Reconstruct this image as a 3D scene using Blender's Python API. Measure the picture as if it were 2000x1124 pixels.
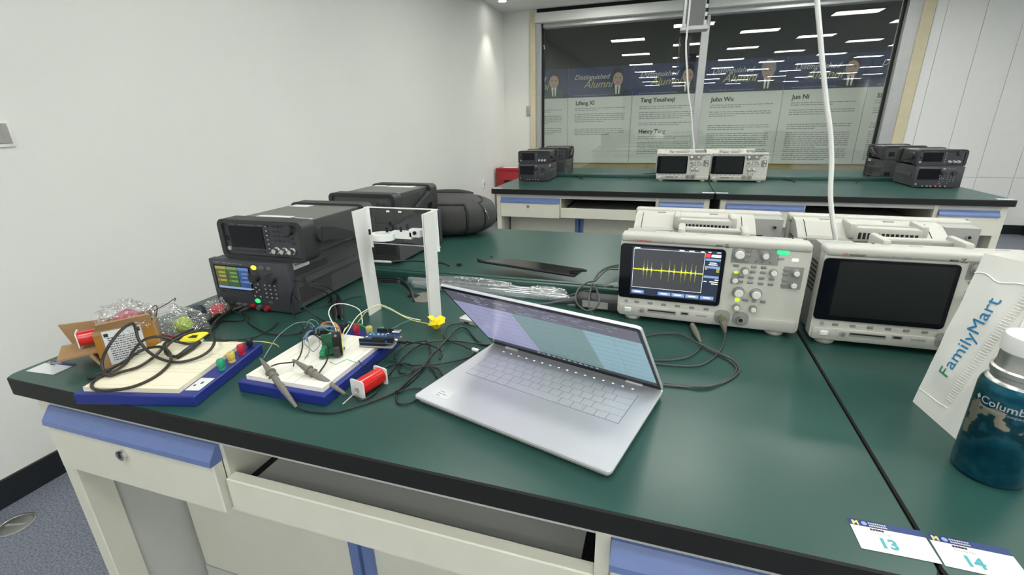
import bpy, bmesh, math, random
from mathutils import Vector, Matrix, noise
for _o in list(bpy.data.objects): bpy.data.objects.remove(_o)
SC = bpy.context.scene; COL = SC.collection
PI = math.pi; TZ = 0.80; CEIL = 2.57; YW = 5.933; XL = -2.458
# ------------------------------------------------------------------ camera
FPX = 911.956; CAMP = Vector((-0.3114, -0.4607, 1.2532)); YAW, PITCH, ROLL = 0.31655, -0.33934, -0.021546
_f = Vector((-math.sin(YAW)*math.cos(PITCH), math.cos(YAW)*math.cos(PITCH), math.sin(PITCH)))
_r0 = Vector((math.cos(YAW), math.sin(YAW), 0)); _u0 = _r0.cross(_f)
_r = _r0*math.cos(ROLL)+_u0*math.sin(ROLL); _u = -_r0*math.sin(ROLL)+_u0*math.cos(ROLL)
cd = bpy.data.cameras.new('camera'); cam = bpy.data.objects.new('camera', cd); COL.objects.link(cam)
cd.sensor_width = 36; cd.lens = FPX/2000*36; cd.clip_start = 0.02
cam.matrix_world = Matrix(((_r.x, _u.x, -_f.x, CAMP.x), (_r.y, _u.y, -_f.y, CAMP.y), (_r.z, _u.z, -_f.z, CAMP.z), (0, 0, 0, 1)))
SC.camera = cam
# ------------------------------------------------------------------ world, exposure
w = bpy.data.worlds.new('world'); SC.world = w; w.use_nodes = True
w.node_tree.nodes['Background'].inputs[0].default_value = (0.75, 0.8, 0.8, 1); w.node_tree.nodes['Background'].inputs[1].default_value = 0.25
SC.view_settings.view_transform = 'Standard'; SC.view_settings.look = 'None'; SC.view_settings.gamma = 1
SC.view_settings.use_curve_mapping = False; SC.view_settings.exposure = 0.30
LAMP = 19.0
def T(px, py, h=0.0):                       # a point of the photograph lying h above the worktop
    d = _f+_r*((px-1000)/FPX)-_u*((py-562)/FPX); t = (TZ+h-CAMP.z)/d.z
    return CAMP+d*t
def TY(px, py, y):                          # a point of the photograph at depth y
    d = _f+_r*((px-1000)/FPX)-_u*((py-562)/FPX); return CAMP+d*((y-CAMP.y)/d.y)
# ------------------------------------------------------------------ materials
MATS = {}
def mat(name, col, rough=0.5, metal=0.0, spec=0.5, emit=None, es=0.0, var=0.0, scale=20.0, bump=0.0, bscale=200.0, coat=0.0, stretch=None):
    if name in MATS: return MATS[name]
    m = bpy.data.materials.new(name); m.use_nodes = True; nt = m.node_tree; b = nt.nodes['Principled BSDF']
    c = tuple(col)+(1,)
    b.inputs['Base Color'].default_value = c; b.inputs['Roughness'].default_value = rough; b.inputs['Metallic'].default_value = metal
    b.inputs['Specular IOR Level'].default_value = spec
    if coat: b.inputs['Coat Weight'].default_value = coat
    if emit: b.inputs['Emission Color'].default_value = tuple(emit)+(1,); b.inputs['Emission Strength'].default_value = es
    tc = nt.nodes.new('ShaderNodeTexCoord'); src = tc.outputs['Object']
    if stretch:
        mp = nt.nodes.new('ShaderNodeMapping'); mp.inputs['Scale'].default_value = stretch; nt.links.new(src, mp.inputs[0]); src = mp.outputs[0]
    if var >= 0:
        v = var or 0.04
        n = nt.nodes.new('ShaderNodeTexNoise'); n.inputs['Scale'].default_value = scale; n.inputs['Detail'].default_value = 4
        nt.links.new(src, n.inputs['Vector'])
        r = nt.nodes.new('ShaderNodeValToRGB'); r.color_ramp.elements[0].position = 0.3; r.color_ramp.elements[1].position = 0.7
        r.color_ramp.elements[0].color = tuple(x*(1-v) for x in col)+(1,); r.color_ramp.elements[1].color = tuple(min(1, x*(1+v)) for x in col)+(1,)
        nt.links.new(n.outputs['Fac'], r.inputs[0]); nt.links.new(r.outputs[0], b.inputs['Base Color'])
    if bump:
        n2 = nt.nodes.new('ShaderNodeTexNoise'); n2.inputs['Scale'].default_value = bscale; nt.links.new(src, n2.inputs['Vector'])
        bp = nt.nodes.new('ShaderNodeBump'); bp.inputs['Strength'].default_value = bump; bp.inputs['Distance'].default_value = 0.002
        nt.links.new(n2.outputs['Fac'], bp.inputs['Height']); nt.links.new(bp.outputs[0], b.inputs['Normal'])
    MATS[name] = m; return m
def glassy(name, tint, base=0.04, rough=0.0, gl=(1, 1, 1), bump=0.0, bscale=60, white=0.0):
    m = bpy.data.materials.new(name); m.use_nodes = True; nt = m.node_tree; nt.nodes.remove(nt.nodes['Principled BSDF'])
    out = nt.nodes['Material Output']; t = nt.nodes.new('ShaderNodeBsdfTransparent'); t.inputs[0].default_value = tuple(tint)+(1,)
    g = nt.nodes.new('ShaderNodeBsdfGlossy'); g.inputs['Roughness'].default_value = rough; g.inputs[0].default_value = tuple(gl)+(1,)
    lw = nt.nodes.new('ShaderNodeLayerWeight'); lw.inputs[0].default_value = 0.5
    p = nt.nodes.new('ShaderNodeMath'); p.operation = 'POWER'; p.inputs[1].default_value = 5
    ma = nt.nodes.new('ShaderNodeMath'); ma.operation = 'MULTIPLY_ADD'; ma.inputs[1].default_value = 0.9; ma.inputs[2].default_value = base
    ma.use_clamp = True
    mx = nt.nodes.new('ShaderNodeMixShader')
    nt.links.new(lw.outputs['Facing'], p.inputs[0]); nt.links.new(p.outputs[0], ma.inputs[0]); nt.links.new(ma.outputs[0], mx.inputs[0])
    nt.links.new(t.outputs[0], mx.inputs[1]); nt.links.new(g.outputs[0], mx.inputs[2])
    last = mx.outputs[0]
    if white:
        d = nt.nodes.new('ShaderNodeBsdfDiffuse'); d.inputs[0].default_value = (0.9, 0.9, 0.9, 1)
        m2 = nt.nodes.new('ShaderNodeMixShader'); m2.inputs[0].default_value = white
        nt.links.new(last, m2.inputs[1]); nt.links.new(d.outputs[0], m2.inputs[2]); last = m2.outputs[0]
    if bump:
        tc = nt.nodes.new('ShaderNodeTexCoord'); n2 = nt.nodes.new('ShaderNodeTexNoise'); n2.inputs['Scale'].default_value = bscale
        nt.links.new(tc.outputs['Object'], n2.inputs['Vector'])
        bp = nt.nodes.new('ShaderNodeBump'); bp.inputs['Strength'].default_value = bump; bp.inputs['Distance'].default_value = 0.01
        nt.links.new(n2.outputs['Fac'], bp.inputs['Height']); nt.links.new(bp.outputs[0], g.inputs['Normal'])
    nt.links.new(last, out.inputs[0]); MATS[name] = m; return m
def emat(name, col, s): return mat(name, tuple(min(1, c) for c in col), 0.5, emit=col, es=s, var=-1)
M_WALL = mat('wall_paint', (0.74, 0.745, 0.71), 0.75, var=0.012, scale=3, bump=0.05, bscale=300)
M_CEIL = mat('ceiling_paint', (0.72, 0.73, 0.71), 0.8, var=0.01)
M_TRIM = mat('cream_trim', (0.62, 0.55, 0.38), 0.6)
M_ALU = mat('grey_aluminium_frame', (0.44, 0.45, 0.45), 0.4, 0.5)
M_BASE = mat('black_skirting', (0.008, 0.011, 0.014), 0.5)
M_PANEL = mat('white_wall_panel', (0.76, 0.765, 0.75), 0.45, var=0.01)
M_GREEN = mat('green_phenolic_top', (0.019, 0.066, 0.055), 0.31, var=0.06, scale=6, bump=0.02, bscale=900)
M_EDGE = mat('black_phenolic_edge', (0.009, 0.010, 0.010), 0.6, spec=0.3, bump=0.05, bscale=300)
M_DESK = mat('cream_painted_steel', (0.64, 0.635, 0.54), 0.42, var=0.02)
M_DESKG = mat('pale_grey_steel', (0.50, 0.51, 0.48), 0.45, var=0.02)
M_BLUE = mat('blue_plastic_handle', (0.12, 0.175, 0.38), 0.4, var=0.05, scale=40)
M_DARK = mat('dark_void', (0.006, 0.007, 0.007), 0.8)
M_CHROME = mat('chrome', (0.72, 0.72, 0.70), 0.2, 1.0)
M_STEEL = mat('brushed_steel', (0.55, 0.54, 0.52), 0.32, 1.0, bump=0.1, bscale=400, stretch=(1, 1, 12))
M_PSU = mat('charcoal_instrument_case', (0.066, 0.066, 0.070), 0.5, var=0.05, bump=0.04, bscale=700)
M_PSUF = mat('dark_slate_front', (0.042, 0.044, 0.055), 0.5, bump=0.04, bscale=700)
M_FGB = mat('grey_instrument_lid', (0.13, 0.13, 0.122), 0.5, var=0.05)
M_RUB = mat('black_rubber', (0.026, 0.027, 0.029), 0.55, bump=0.08, bscale=600)
M_KEYD = mat('dark_rubber_key', (0.028, 0.030, 0.034), 0.5)
M_GLASSB = mat('black_screen_glass', (0.004, 0.005, 0.008), 0.12, spec=0.22)
M_OSC = mat('ivory_scope_plastic', (0.46, 0.455, 0.415), 0.45, var=0.015)
M_OSCF = mat('ivory_scope_front', (0.57, 0.565, 0.51), 0.45, var=0.015)
M_OSCG = mat('grey_scope_panel', (0.27, 0.27, 0.255), 0.5)
M_OSCD = mat('grey_scope_back', (0.33, 0.33, 0.31), 0.5)
M_KNOB = mat('white_knob', (0.74, 0.74, 0.70), 0.35)
M_KNOBS = mat('grey_knob_skirt', (0.30, 0.30, 0.28), 0.5)
M_OKEY = mat('grey_scope_key', (0.24, 0.24, 0.225), 0.5)
M_SCRN = mat('scope_screen_dark', (0.010, 0.013, 0.013), 0.22, spec=0.35)
M_WHITE = mat('white_print', (0.80, 0.80, 0.78), 0.6)
M_BLACKI = mat('black_ink', (0.02, 0.02, 0.02), 0.6)
M_GREYI = mat('grey_ink', (0.25, 0.25, 0.25), 0.6)
M_REDI = mat('red_ink', (0.55, 0.03, 0.03), 0.5)
M_PAPER = mat('white_paper', (0.66, 0.68, 0.68), 0.6, var=0.015)
M_CABLE = mat('black_cable', (0.012, 0.013, 0.013), 0.42)
M_CABLEB = mat('brown_black_cable', (0.022, 0.018, 0.014), 0.42)
M_CABLEG = mat('grey_cable', (0.055, 0.06, 0.06), 0.42)
M_CABLEW = mat('white_cable', (0.70, 0.71, 0.69), 0.45)
M_GLASS = glassy('window_glass', (0.94, 0.97, 0.95), 0.062)
# ------------------------------------------------------------------ mesh helpers
_TXT = {}
def text_mesh(s, size, shear=0.0, bold=0.0, space=1.0):
    k = (s, size, shear, bold, space)
    if k not in _TXT:
        c = bpy.data.curves.new('t', 'FONT'); c.body = s; c.size = size; c.shear = shear; c.offset = bold*size; c.space_character = space; c.resolution_u = 3
        o = bpy.data.objects.new('t', c); COL.objects.link(o); dg = bpy.context.evaluated_depsgraph_get()
        me = o.evaluated_get(dg).to_mesh()
        _TXT[k] = ([v.co.copy() for v in me.vertices], [tuple(p.vertices) for p in me.polygons])
        o.evaluated_get(dg).to_mesh_clear(); bpy.data.objects.remove(o); bpy.data.curves.remove(c)
    return _TXT[k]
def rrect(x0, x1, y0, y1, r, seg=4):
    pts = []
    for cx, cy, a0 in ((x1-r, y0+r, -PI/2), (x1-r, y1-r, 0), (x0+r, y1-r, PI/2), (x0+r, y0+r, PI)):
        for i in range(seg+1):
            a = a0+PI/2*i/seg; pts.append((cx+r*math.cos(a), cy+r*math.sin(a)))
    return pts
def catmull(pts, n=6, closed=False):
    P = [Vector(p) for p in pts]; out = []
    if len(P) < 3: return P
    N = len(P); rng = range(N if closed else N-1)
    for i in rng:
        if closed: a, b, c, d = P[(i-1) % N], P[i], P[(i+1) % N], P[(i+2) % N]
        else: a, b, c, d = P[max(i-1, 0)], P[i], P[i+1], P[min(i+2, N-1)]
        for k in range(n):
            t = k/n
            out.append(0.5*((2*b)+(c-a)*t+(2*a-5*b+4*c-d)*t*t+(3*b-a-3*c+d)*t*t*t))
    if not closed: out.append(P[-1])
    return out
class MB:
    def __init__(s): s.v = []; s.f = []; s.m = []; s.mats = []
    def mi(s, m):
        if m not in s.mats: s.mats.append(m)
        return s.mats.index(m)
    def add(s, vs, fs, m):
        o = len(s.v); k = s.mi(m); s.v += [Vector(v) for v in vs]
        for f in fs: s.f.append([i+o for i in f]); s.m.append(k)
        return s
    def box(s, x0, x1, y0, y1, z0, z1, m):
        return s.add([(x0,y0,z0),(x1,y0,z0),(x1,y1,z0),(x0,y1,z0),(x0,y0,z1),(x1,y0,z1),(x1,y1,z1),(x0,y1,z1)],
                     [(0,3,2,1),(4,5,6,7),(0,1,5,4),(1,2,6,5),(2,3,7,6),(3,0,4,7)], m)
    def bm(s, bm, m):
        bm.verts.index_update(); s.add([v.co.copy() for v in bm.verts], [[v.index for v in f.verts] for f in bm.faces], m); bm.free(); return s
    def rbox(s, x0, x1, y0, y1, z0, z1, r, m, seg=2):
        b = bmesh.new(); bmesh.ops.create_cube(b, size=1)
        for v in b.verts: v.co = Vector(((x0+x1)/2+v.co.x*(x1-x0), (y0+y1)/2+v.co.y*(y1-y0), (z0+z1)/2+v.co.z*(z1-z0)))
        bmesh.ops.bevel(b, geom=list(b.edges), offset=r, segments=seg, profile=0.5, affect='EDGES'); return s.bm(b, m)
    def prism(s, poly, axis, a, b, m, mcap=None):
        def P(p, t): return {'z': (p[0], p[1], t), 'y': (p[0], t, p[1]), 'x': (t, p[0], p[1])}[axis]
        n = len(poly); vs = [P(p, a) for p in poly]+[P(p, b) for p in poly]
        side = [(i, (i+1) % n, n+(i+1) % n, n+i) for i in range(n)]
        cap = [tuple(range(n-1, -1, -1)), tuple(range(n, 2*n))]
        if axis == 'y': side = [f[::-1] for f in side]; cap = [c[::-1] for c in cap]
        o = len(s.v); s.v += [Vector(v) for v in vs]
        for f in side: s.f.append([i+o for i in f]); s.m.append(s.mi(m))
        for f in cap: s.f.append([i+o for i in f]); s.m.append(s.mi(mcap or m))
        return s
    def ring(s, outer, inner, axis, a, b, m):           # frame: two outlines of the same point count
        def P(p, t): return {'z': (p[0], p[1], t), 'y': (p[0], t, p[1]), 'x': (t, p[0], p[1])}[axis]
        n = len(outer); vs = [P(p, a) for p in outer]+[P(p, b) for p in outer]+[P(p, a) for p in inner]+[P(p, b) for p in inner]
        fs = []
        for i in range(n):
            j = (i+1) % n
            fs += [(i, j, n+j, n+i), (2*n+j, 2*n+i, 3*n+i, 3*n+j), (j, i, 2*n+i, 2*n+j), (n+i, n+j, 3*n+j, 3*n+i)]
        if axis == 'y': fs = [f[::-1] for f in fs]
        return s.add(vs, fs, m)
    def cyl(s, p0, p1, r, m, seg=16, r2=None):
        return s.tube([p0, p1], r, m, seg, radii=[r, r if r2 is None else r2])
    def tube(s, pts, r, m, seg=8, radii=None, closed=False):
        P = [Vector(p) for p in pts]; n = len(P); vs = []; fs = []
        up = None
        for i in range(n):
            if closed: t = P[(i+1) % n]-P[i-1]
            else: t = P[min(i+1, n-1)]-P[max(i-1, 0)]
            if t.length < 1e-9: t = Vector((0, 0, 1))
            t.normalize()
            if up is None:
                up = Vector((0, 0, 1)) if abs(t.z) < 0.9 else Vector((1, 0, 0))
            a = up-t*up.dot(t)
            if a.length < 1e-6: a = t.orthogonal()
            a.normalize(); b = t.cross(a); up = a
            rr = radii[i] if radii else r
            for k in range(seg):
                an = 2*PI*k/seg; vs.append(P[i]+(a*math.cos(an)+b*math.sin(an))*rr)
        for i in range(n if closed else n-1):
            for k in range(seg):
                j = (i+1) % n; fs.append((i*seg+k, i*seg+(k+1) % seg, j*seg+(k+1) % seg, j*seg+k))
        if not closed: fs += [tuple(range(seg-1, -1, -1)), tuple(range((n-1)*seg, n*seg))]
        return s.add(vs, fs, m)
    def axial(s, p0, p1, prof, m, seg=14):               # turned shape along p0-p1: prof = [(t, radius)]
        p0 = Vector(p0); p1 = Vector(p1); return s.tube([p0.lerp(p1, t+1e-5*i) for i, (t, r) in enumerate(prof)], 0, m, seg, [r for t, r in prof])
    def lathe(s, prof, m, seg=40, c=(0, 0, 0)):
        c = Vector(c); n = len(prof); vs = []; fs = []
        for r, z in prof:
            for k in range(seg): vs.append(c+Vector((r*math.cos(2*PI*k/seg), r*math.sin(2*PI*k/seg), z)))
        for i in range(n-1):
            for k in range(seg): fs.append((i*seg+k, i*seg+(k+1) % seg, (i+1)*seg+(k+1) % seg, (i+1)*seg+k))
        fs += [tuple(range(seg-1, -1, -1)), tuple(range((n-1)*seg, n*seg))]
        return s.add(vs, fs, m)
    def text(s, txt, size, o, ux, uy, m, align='l', shear=0.0, bold=0.0, space=1.0, fn=None):
        vs, fs = text_mesh(txt, size, shear, bold, space); o = Vector(o); ux = Vector(ux); uy = Vector(uy)
        w = max((v.x for v in vs), default=0); dx = {'l': 0, 'c': -w/2, 'r': -w}[align]
        if fn: return s.add([fn(v.x+dx, v.y) for v in vs], fs, m)
        return s.add([o+ux*(v.x+dx)+uy*v.y for v in vs], fs, m)
    def xf(s, M): s.v = [M @ v for v in s.v]; return s
    def build(s, name, parent=None, smooth=True, ang=0.6):
        me = bpy.data.meshes.new(name); me.from_pydata([tuple(v) for v in s.v], [], s.f)
        for m in s.mats: me.materials.append(m)
        me.polygons.foreach_set('material_index', s.m)
        if smooth:
            me.polygons.foreach_set('use_smooth', [True]*len(me.polygons)); me.set_sharp_from_angle(angle=ang)
        me.update(); o = bpy.data.objects.new(name, me); COL.objects.link(o)
        if parent: o.parent = parent
        return o
def tag(o, label, cat, group=None):
    o['label'] = label; o['category'] = cat
    if group: o['group'] = group
    return o
def thing(name, label, cat, loc=(0, 0, 0), rz=0.0, group=None):
    o = bpy.data.objects.new(name, None); COL.objects.link(o); o.empty_display_size = 0.05
    o.location = loc; o.rotation_euler = (0, 0, rz); return tag(o, label, cat, group)
def struct(o): o['kind'] = 'structure'; return o
def dup(root, loc, rz=0.0, label=None, group=None):
    def cp(o, par):
        c = o.copy(); COL.objects.link(c); c.parent = par
        for ch in list(o.children): cp(ch, c)
        return c
    r = cp(root, None); r.location = loc; r.rotation_euler = (0, 0, rz)
    if label: r['label'] = label
    if group: r['group'] = group
    return r
def piece(name, mesh, parent, loc=(0, 0, 0), rz=0.0):
    o = bpy.data.objects.new(name, mesh); COL.objects.link(o); o.parent = parent; o.location = loc; o.rotation_euler = (0, 0, rz); return o
def cable(name, pts, r, m, label, cat='cable', group=None, n=6, seg=8):
    o = MB().tube(catmull(pts, n), r, m, seg).build(name); return tag(o, label, cat, group)
# ------------------------------------------------------------------ the room
XR = 3.40; XR2 = 6.6; YB = -11.0
def floor_material():
    m = mat('speckled_blue_grey_vinyl', (0.17, 0.185, 0.24), 0.5, var=0.0); nt = m.node_tree; b = nt.nodes['Principled BSDF']
    tc = nt.nodes.new('ShaderNodeTexCoord'); n = nt.nodes.new('ShaderNodeTexNoise'); n.inputs['Scale'].default_value = 160; n.inputs['Detail'].default_value = 3
    nt.links.new(tc.outputs['Object'], n.inputs['Vector']); r = nt.nodes.new('ShaderNodeValToRGB')
    e = r.color_ramp.elements; e[0].position = 0.36; e[0].color = (0.10, 0.115, 0.16, 1); e[1].position = 0.62; e[1].color = (0.24, 0.255, 0.31, 1)
    nt.links.new(n.outputs['Fac'], r.inputs[0]); nt.links.new(r.outputs[0], b.inputs['Base Color']); return m
M_FLOOR = floor_material()
struct(MB().box(XL-0.2, XR2+0.2, YB-0.2, YW+0.2, -0.1, 0, M_FLOOR).build('floor'))
struct(MB().box(XL-0.2, XR2+0.2, YB-0.2, YW+0.2, CEIL, CEIL+0.1, M_CEIL).build('ceiling'))
struct(MB().box(XL-0.2, XL, YB-0.2, YW+0.2, 0, CEIL, M_WALL).build('wall_left'))
struct(MB().box(XL, XL+0.012, YB, YW, 0, 0.10, M_BASE).build('baseboard_left'))
struct(MB().box(XL, XR2, YB-0.2, YB, 0, CEIL, M_WALL).build('wall_back'))
struct(MB().box(XR, XR+0.2, 2.2, YW+0.2, 0, CEIL, M_PANEL).build('wall_right'))
struct(MB().box(XR-0.012, XR, 2.2, YW-0.012, 0, 0.10, M_BASE).build('baseboard_right'))
struct(MB().box(XR+0.2, XR2+0.2, 2.2, 2.4, 0, CEIL, M_WALL).build('wall_side'))
struct(MB().box(XR2, XR2+0.2, YB-0.2, 2.2, 0, CEIL, M_WALL).build('wall_outer'))
WX0, WX1, WZ0, WZ1 = -2.02, 2.03, 0.50, 2.45
wf = MB(); y0, y1 = YW, YW+0.2
wf.box(XL, WX0, y0, y1, 0, CEIL, M_WALL); wf.box(WX1, XR, y0, y1, 0, CEIL, M_WALL)
wf.box(WX0, WX1, y0, y1, 0, WZ0, M_WALL); wf.box(WX0, WX1, y0, y1, WZ1, CEIL, M_WALL)
wf = struct(wf.build('wall_far'))
seams = [2.125, 2.22, 2.545, 2.862, 3.18, XR-0.012]
for i in range(5):
    for z0, z1 in ((0.1, 0.597), (0.602, CEIL)):
        MB().rbox(seams[i]+0.002, seams[i+1]-0.002, YW-0.010, YW, z0, z1, 0.0015, M_PANEL, 1).build('panel', wf)
struct(MB().box(2.12, XR-0.012, YW-0.016, YW, 0, 0.10, M_BASE).build('baseboard_far'))
# cream trim down both sides of the window
struct(MB().rbox(-2.09, -2.02, YW-0.02, YW+0.05, 0, CEIL-0.03, 0.003, M_TRIM, 1).build('trim_1'))
struct(MB().rbox(2.02, 2.122, YW-0.02, YW+0.05, 0, CEIL, 0.003, M_TRIM, 1).build('trim_2'))
hd = MB().box(-2.02, 2.02, YW-0.05, YW+0.06, 2.42, 2.525, M_CEIL).box(-2.0, 2.0, YW-0.02, YW, 2.525, CEIL, M_DARK)  # black strip over the header paints the shadow in the ceiling gap
struct(hd.build('trim_3'))
# window: two large fixed panes with a mullion between
w1 = bpy.data.objects.new('window_1', None); COL.objects.link(w1); struct(w1)
GY = YW+0.10
def wpart(n, x0, x1, z0, z1, d=0.05, m=M_ALU): return MB().rbox(x0, x1, GY-d, GY+d, z0, z1, 0.004, m, 1).build(n, w1)
wpart('stile', -2.02, -1.955, WZ0, WZ1, 0.10); wpart('stile', 1.90, 2.03, WZ0, WZ1, 0.10)
wpart('dark_strip', -1.955, -1.935, WZ0, WZ1, 0.03, M_DARK); wpart('dark_strip', 1.885, 1.90, WZ0, WZ1, 0.03, M_DARK)  # dark strip along each outer edge of the glass
wpart('rail', -1.935, 1.885, 2.37, 2.45, 0.06); wpart('rail', -1.935, 1.885, WZ0, WZ0+0.06, 0.06)
wpart('mullion', -0.055, 0.03, WZ0+0.06, 2.37, 0.05)
wpart('pane', -1.935, -0.055, WZ0+0.06, 2.37, 0.003, M_GLASS); wpart('pane', 0.03, 1.885, WZ0+0.06, 2.37, 0.003, M_GLASS)
# ------------------------------------------------------------------ the corridor behind the glass
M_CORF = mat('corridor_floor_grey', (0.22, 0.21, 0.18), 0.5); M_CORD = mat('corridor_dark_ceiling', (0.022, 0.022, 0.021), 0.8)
M_TAN = mat('tan_wall_strip', (0.42, 0.33, 0.16), 0.6)
YP = 7.90
struct(MB().box(-5.2, 6.2, YW+0.2, YP+0.3, -0.1, 0, M_CORF).build('floor_corridor'))
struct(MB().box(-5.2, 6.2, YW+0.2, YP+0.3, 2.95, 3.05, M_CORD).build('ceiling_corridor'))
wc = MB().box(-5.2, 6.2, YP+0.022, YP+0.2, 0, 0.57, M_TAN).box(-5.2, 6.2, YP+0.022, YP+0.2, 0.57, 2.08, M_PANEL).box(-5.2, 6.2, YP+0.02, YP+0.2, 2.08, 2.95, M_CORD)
struct(wc.build('wall_corridor'))
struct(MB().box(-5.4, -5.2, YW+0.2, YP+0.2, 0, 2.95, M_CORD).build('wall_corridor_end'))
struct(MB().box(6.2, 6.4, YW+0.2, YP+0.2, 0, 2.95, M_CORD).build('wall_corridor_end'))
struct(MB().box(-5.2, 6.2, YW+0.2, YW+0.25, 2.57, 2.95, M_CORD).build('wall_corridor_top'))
M_LAMPC = emat('added_corridor_lamp', (1.0, 1.0, 0.95), 15.0)
for k in range(5):  # added lamps out of view, there only to light the posters
    x = -3.9+2.0*k
    t = thing('added_corridor_light', 'added light bar hidden behind the window header to light the posters', 'light', (x, YW+0.42, 2.70), 0, 'added corridor light bars')
    MB().box(-0.75, 0.75, -0.07, 0.07, 0.0, 0.05, M_ALU).build('housing', t); MB().box(-0.73, 0.73, -0.055, 0.055, -0.006, 0.0, M_LAMPC).build('diffuser', t)
    [MB().cyl((q, 0, 0.05), (q, 0, 0.25), 0.006, M_ALU).build('hanger', t) for q in (-0.5, 0.5)]
# posters
M_PHEAD = mat('poster_navy', (0.018, 0.035, 0.125), 0.5, var=0.05); M_PBODY = mat('poster_white', (0.70, 0.73, 0.68), 0.5, var=0.01)
M_GOLD = mat('poster_gold', (0.62, 0.55, 0.16), 0.5); M_SKIN = mat('poster_skin', (0.52, 0.37, 0.29), 0.6); M_HAIR = mat('poster_hair', (0.02, 0.02, 0.022), 0.6)
M_SUIT = mat('poster_suit', (0.035, 0.04, 0.06), 0.6); M_GHAIR = mat('poster_grey_hair', (0.32, 0.31, 0.30), 0.6); M_GSUIT = mat('poster_green_suit', (0.02, 0.09, 0.05), 0.6)
pb = [-3.05, -1.989, -0.934, 0.127, 1.241, 2.306, 3.37]
heads = [[], [('Lifeng XI', 1.585)], [('Tang Youshuqi', 1.60), ('Henry Tang', 1.12)], [('John Wu', 1.575)], [('Jun Ni', 1.575)], [('Si', 1.56)]]
plabel = ['alumni poster cut off by the left edge of the window glass', 'alumni poster with dark-haired portrait, one heading, left of the glass',
          'alumni poster with two headings, behind the window mullion on its left', 'alumni poster with pale-haired portrait just right of the mullion',
          'alumni poster with short heading, behind the hanging white cable', 'alumni poster cut off by the right edge of the window']
rnd = random.Random(4)
for i in range(6):
    x0, x1 = pb[i]+0.004, pb[i+1]-0.004; W = x1-x0
    t = thing('poster', plabel[i], 'poster', (x0, YP, 0), 0, 'posters on the corridor wall')
    MB().box(0, W, 0, 0.02, 0.573, 1.628, M_PBODY).build('sheet', t)
    hb = MB().box(0, W, -0.004, 0.02, 1.628, 2.078, M_PHEAD).build('header_band', t)
    l = MB(); yy = -0.006
    l.text('Distinguished', 0.105, (0.10, yy, 1.90), (1, 0, 0), (0, 0, 1), M_WHITE, shear=0.35); l.build('lettering', hb)
    MB().text('Alumni', 0.16, (0.26, yy, 1.77), (1, 0, 0), (0, 0, 1), M_GOLD, shear=0.35).build('lettering', hb)
    l = MB(); xx = 0.1
    while xx < W-0.12: ww = rnd.uniform(0.02, 0.06); l.box(xx, xx+ww, yy, yy+0.001, 1.652, 1.664, M_GREYI); xx += ww+0.012
    l.build('small_print', hb)
    # portrait print
    cx = W-0.235; p = MB(); hairm = M_GHAIR if i == 3 else M_HAIR; suit = M_GSUIT if i == 0 else M_SUIT
    p.prism([(cx-0.16, 1.632), (cx+0.17, 1.632), (cx+0.15, 1.74), (cx+0.05, 1.80), (cx-0.05, 1.80), (cx-0.13, 1.75)], 'y', yy, yy+0.001, suit)
    p.prism([(cx-0.03, 1.66), (cx+0.03, 1.66), (cx+0.045, 1.80), (cx-0.045, 1.80)], 'y', yy-0.0005, yy, M_WHITE)
    p.prism([(cx-0.012, 1.64), (cx+0.012, 1.64), (cx+0.008, 1.78), (cx-0.008, 1.78)], 'y', yy-0.001, yy-0.0005, M_HAIR)
    el = lambda a, b, ox, oz, k0=0, k1=24: [(cx+ox+a*math.cos(2*PI*k/24), oz+b*math.sin(2*PI*k/24)) for k in range(k0, k1)]
    p.prism(el(0.100, 0.122, 0, 1.935), 'y', yy-0.001, yy-0.0005, hairm); p.prism(el(0.080, 0.100, 0, 1.885), 'y', yy-0.0016, yy-0.001, M_SKIN)
    p.prism(el(0.028, 0.006, 0, 1.835), 'y', yy-0.002, yy-0.0016, M_REDI)
    for s in (-1, 1): p.prism(el(0.016, 0.006, s*0.034, 1.905), 'y', yy-0.002, yy-0.0016, M_HAIR)
    p.build('portrait', hb)
    for txt, z in heads[i]: MB().text(txt, 0.088, (0.13, -0.001, z-0.075), (1, 0, 0), (0, 0, 1), M_BLACKI, bold=0.035).build('lettering', t)
    tb = MB()
    blocks = [(1.44, 2), (1.34, 5), (1.14, 4)] if len(heads[i]) < 2 else [(1.45, 2), (1.36, 4), (1.20, 2), (0.99, 2), (0.90, 7)]
    if i >= 3: blocks = [(1.44, 2), (1.34, 3), (1.14, 3), (1.02, 8), (0.78, 6)]
    if i == 1: blocks = [(1.45, 2), (1.36, 5), (1.12, 4)]
    for z, n in blocks:
        for k in range(n):
            zz = z-k*0.03; xx = 0.12; xe = W-0.1 if k < n-1 else 0.12+rnd.uniform(0.35, 0.7)
            while xx < xe-0.02:
                ww = min(rnd.uniform(0.015, 0.08), xe-xx); tb.box(xx, xx+ww, -0.001, 0, zz, zz+0.011, M_GREYI); xx += ww+0.01
    tb.build('small_print', t)
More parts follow.
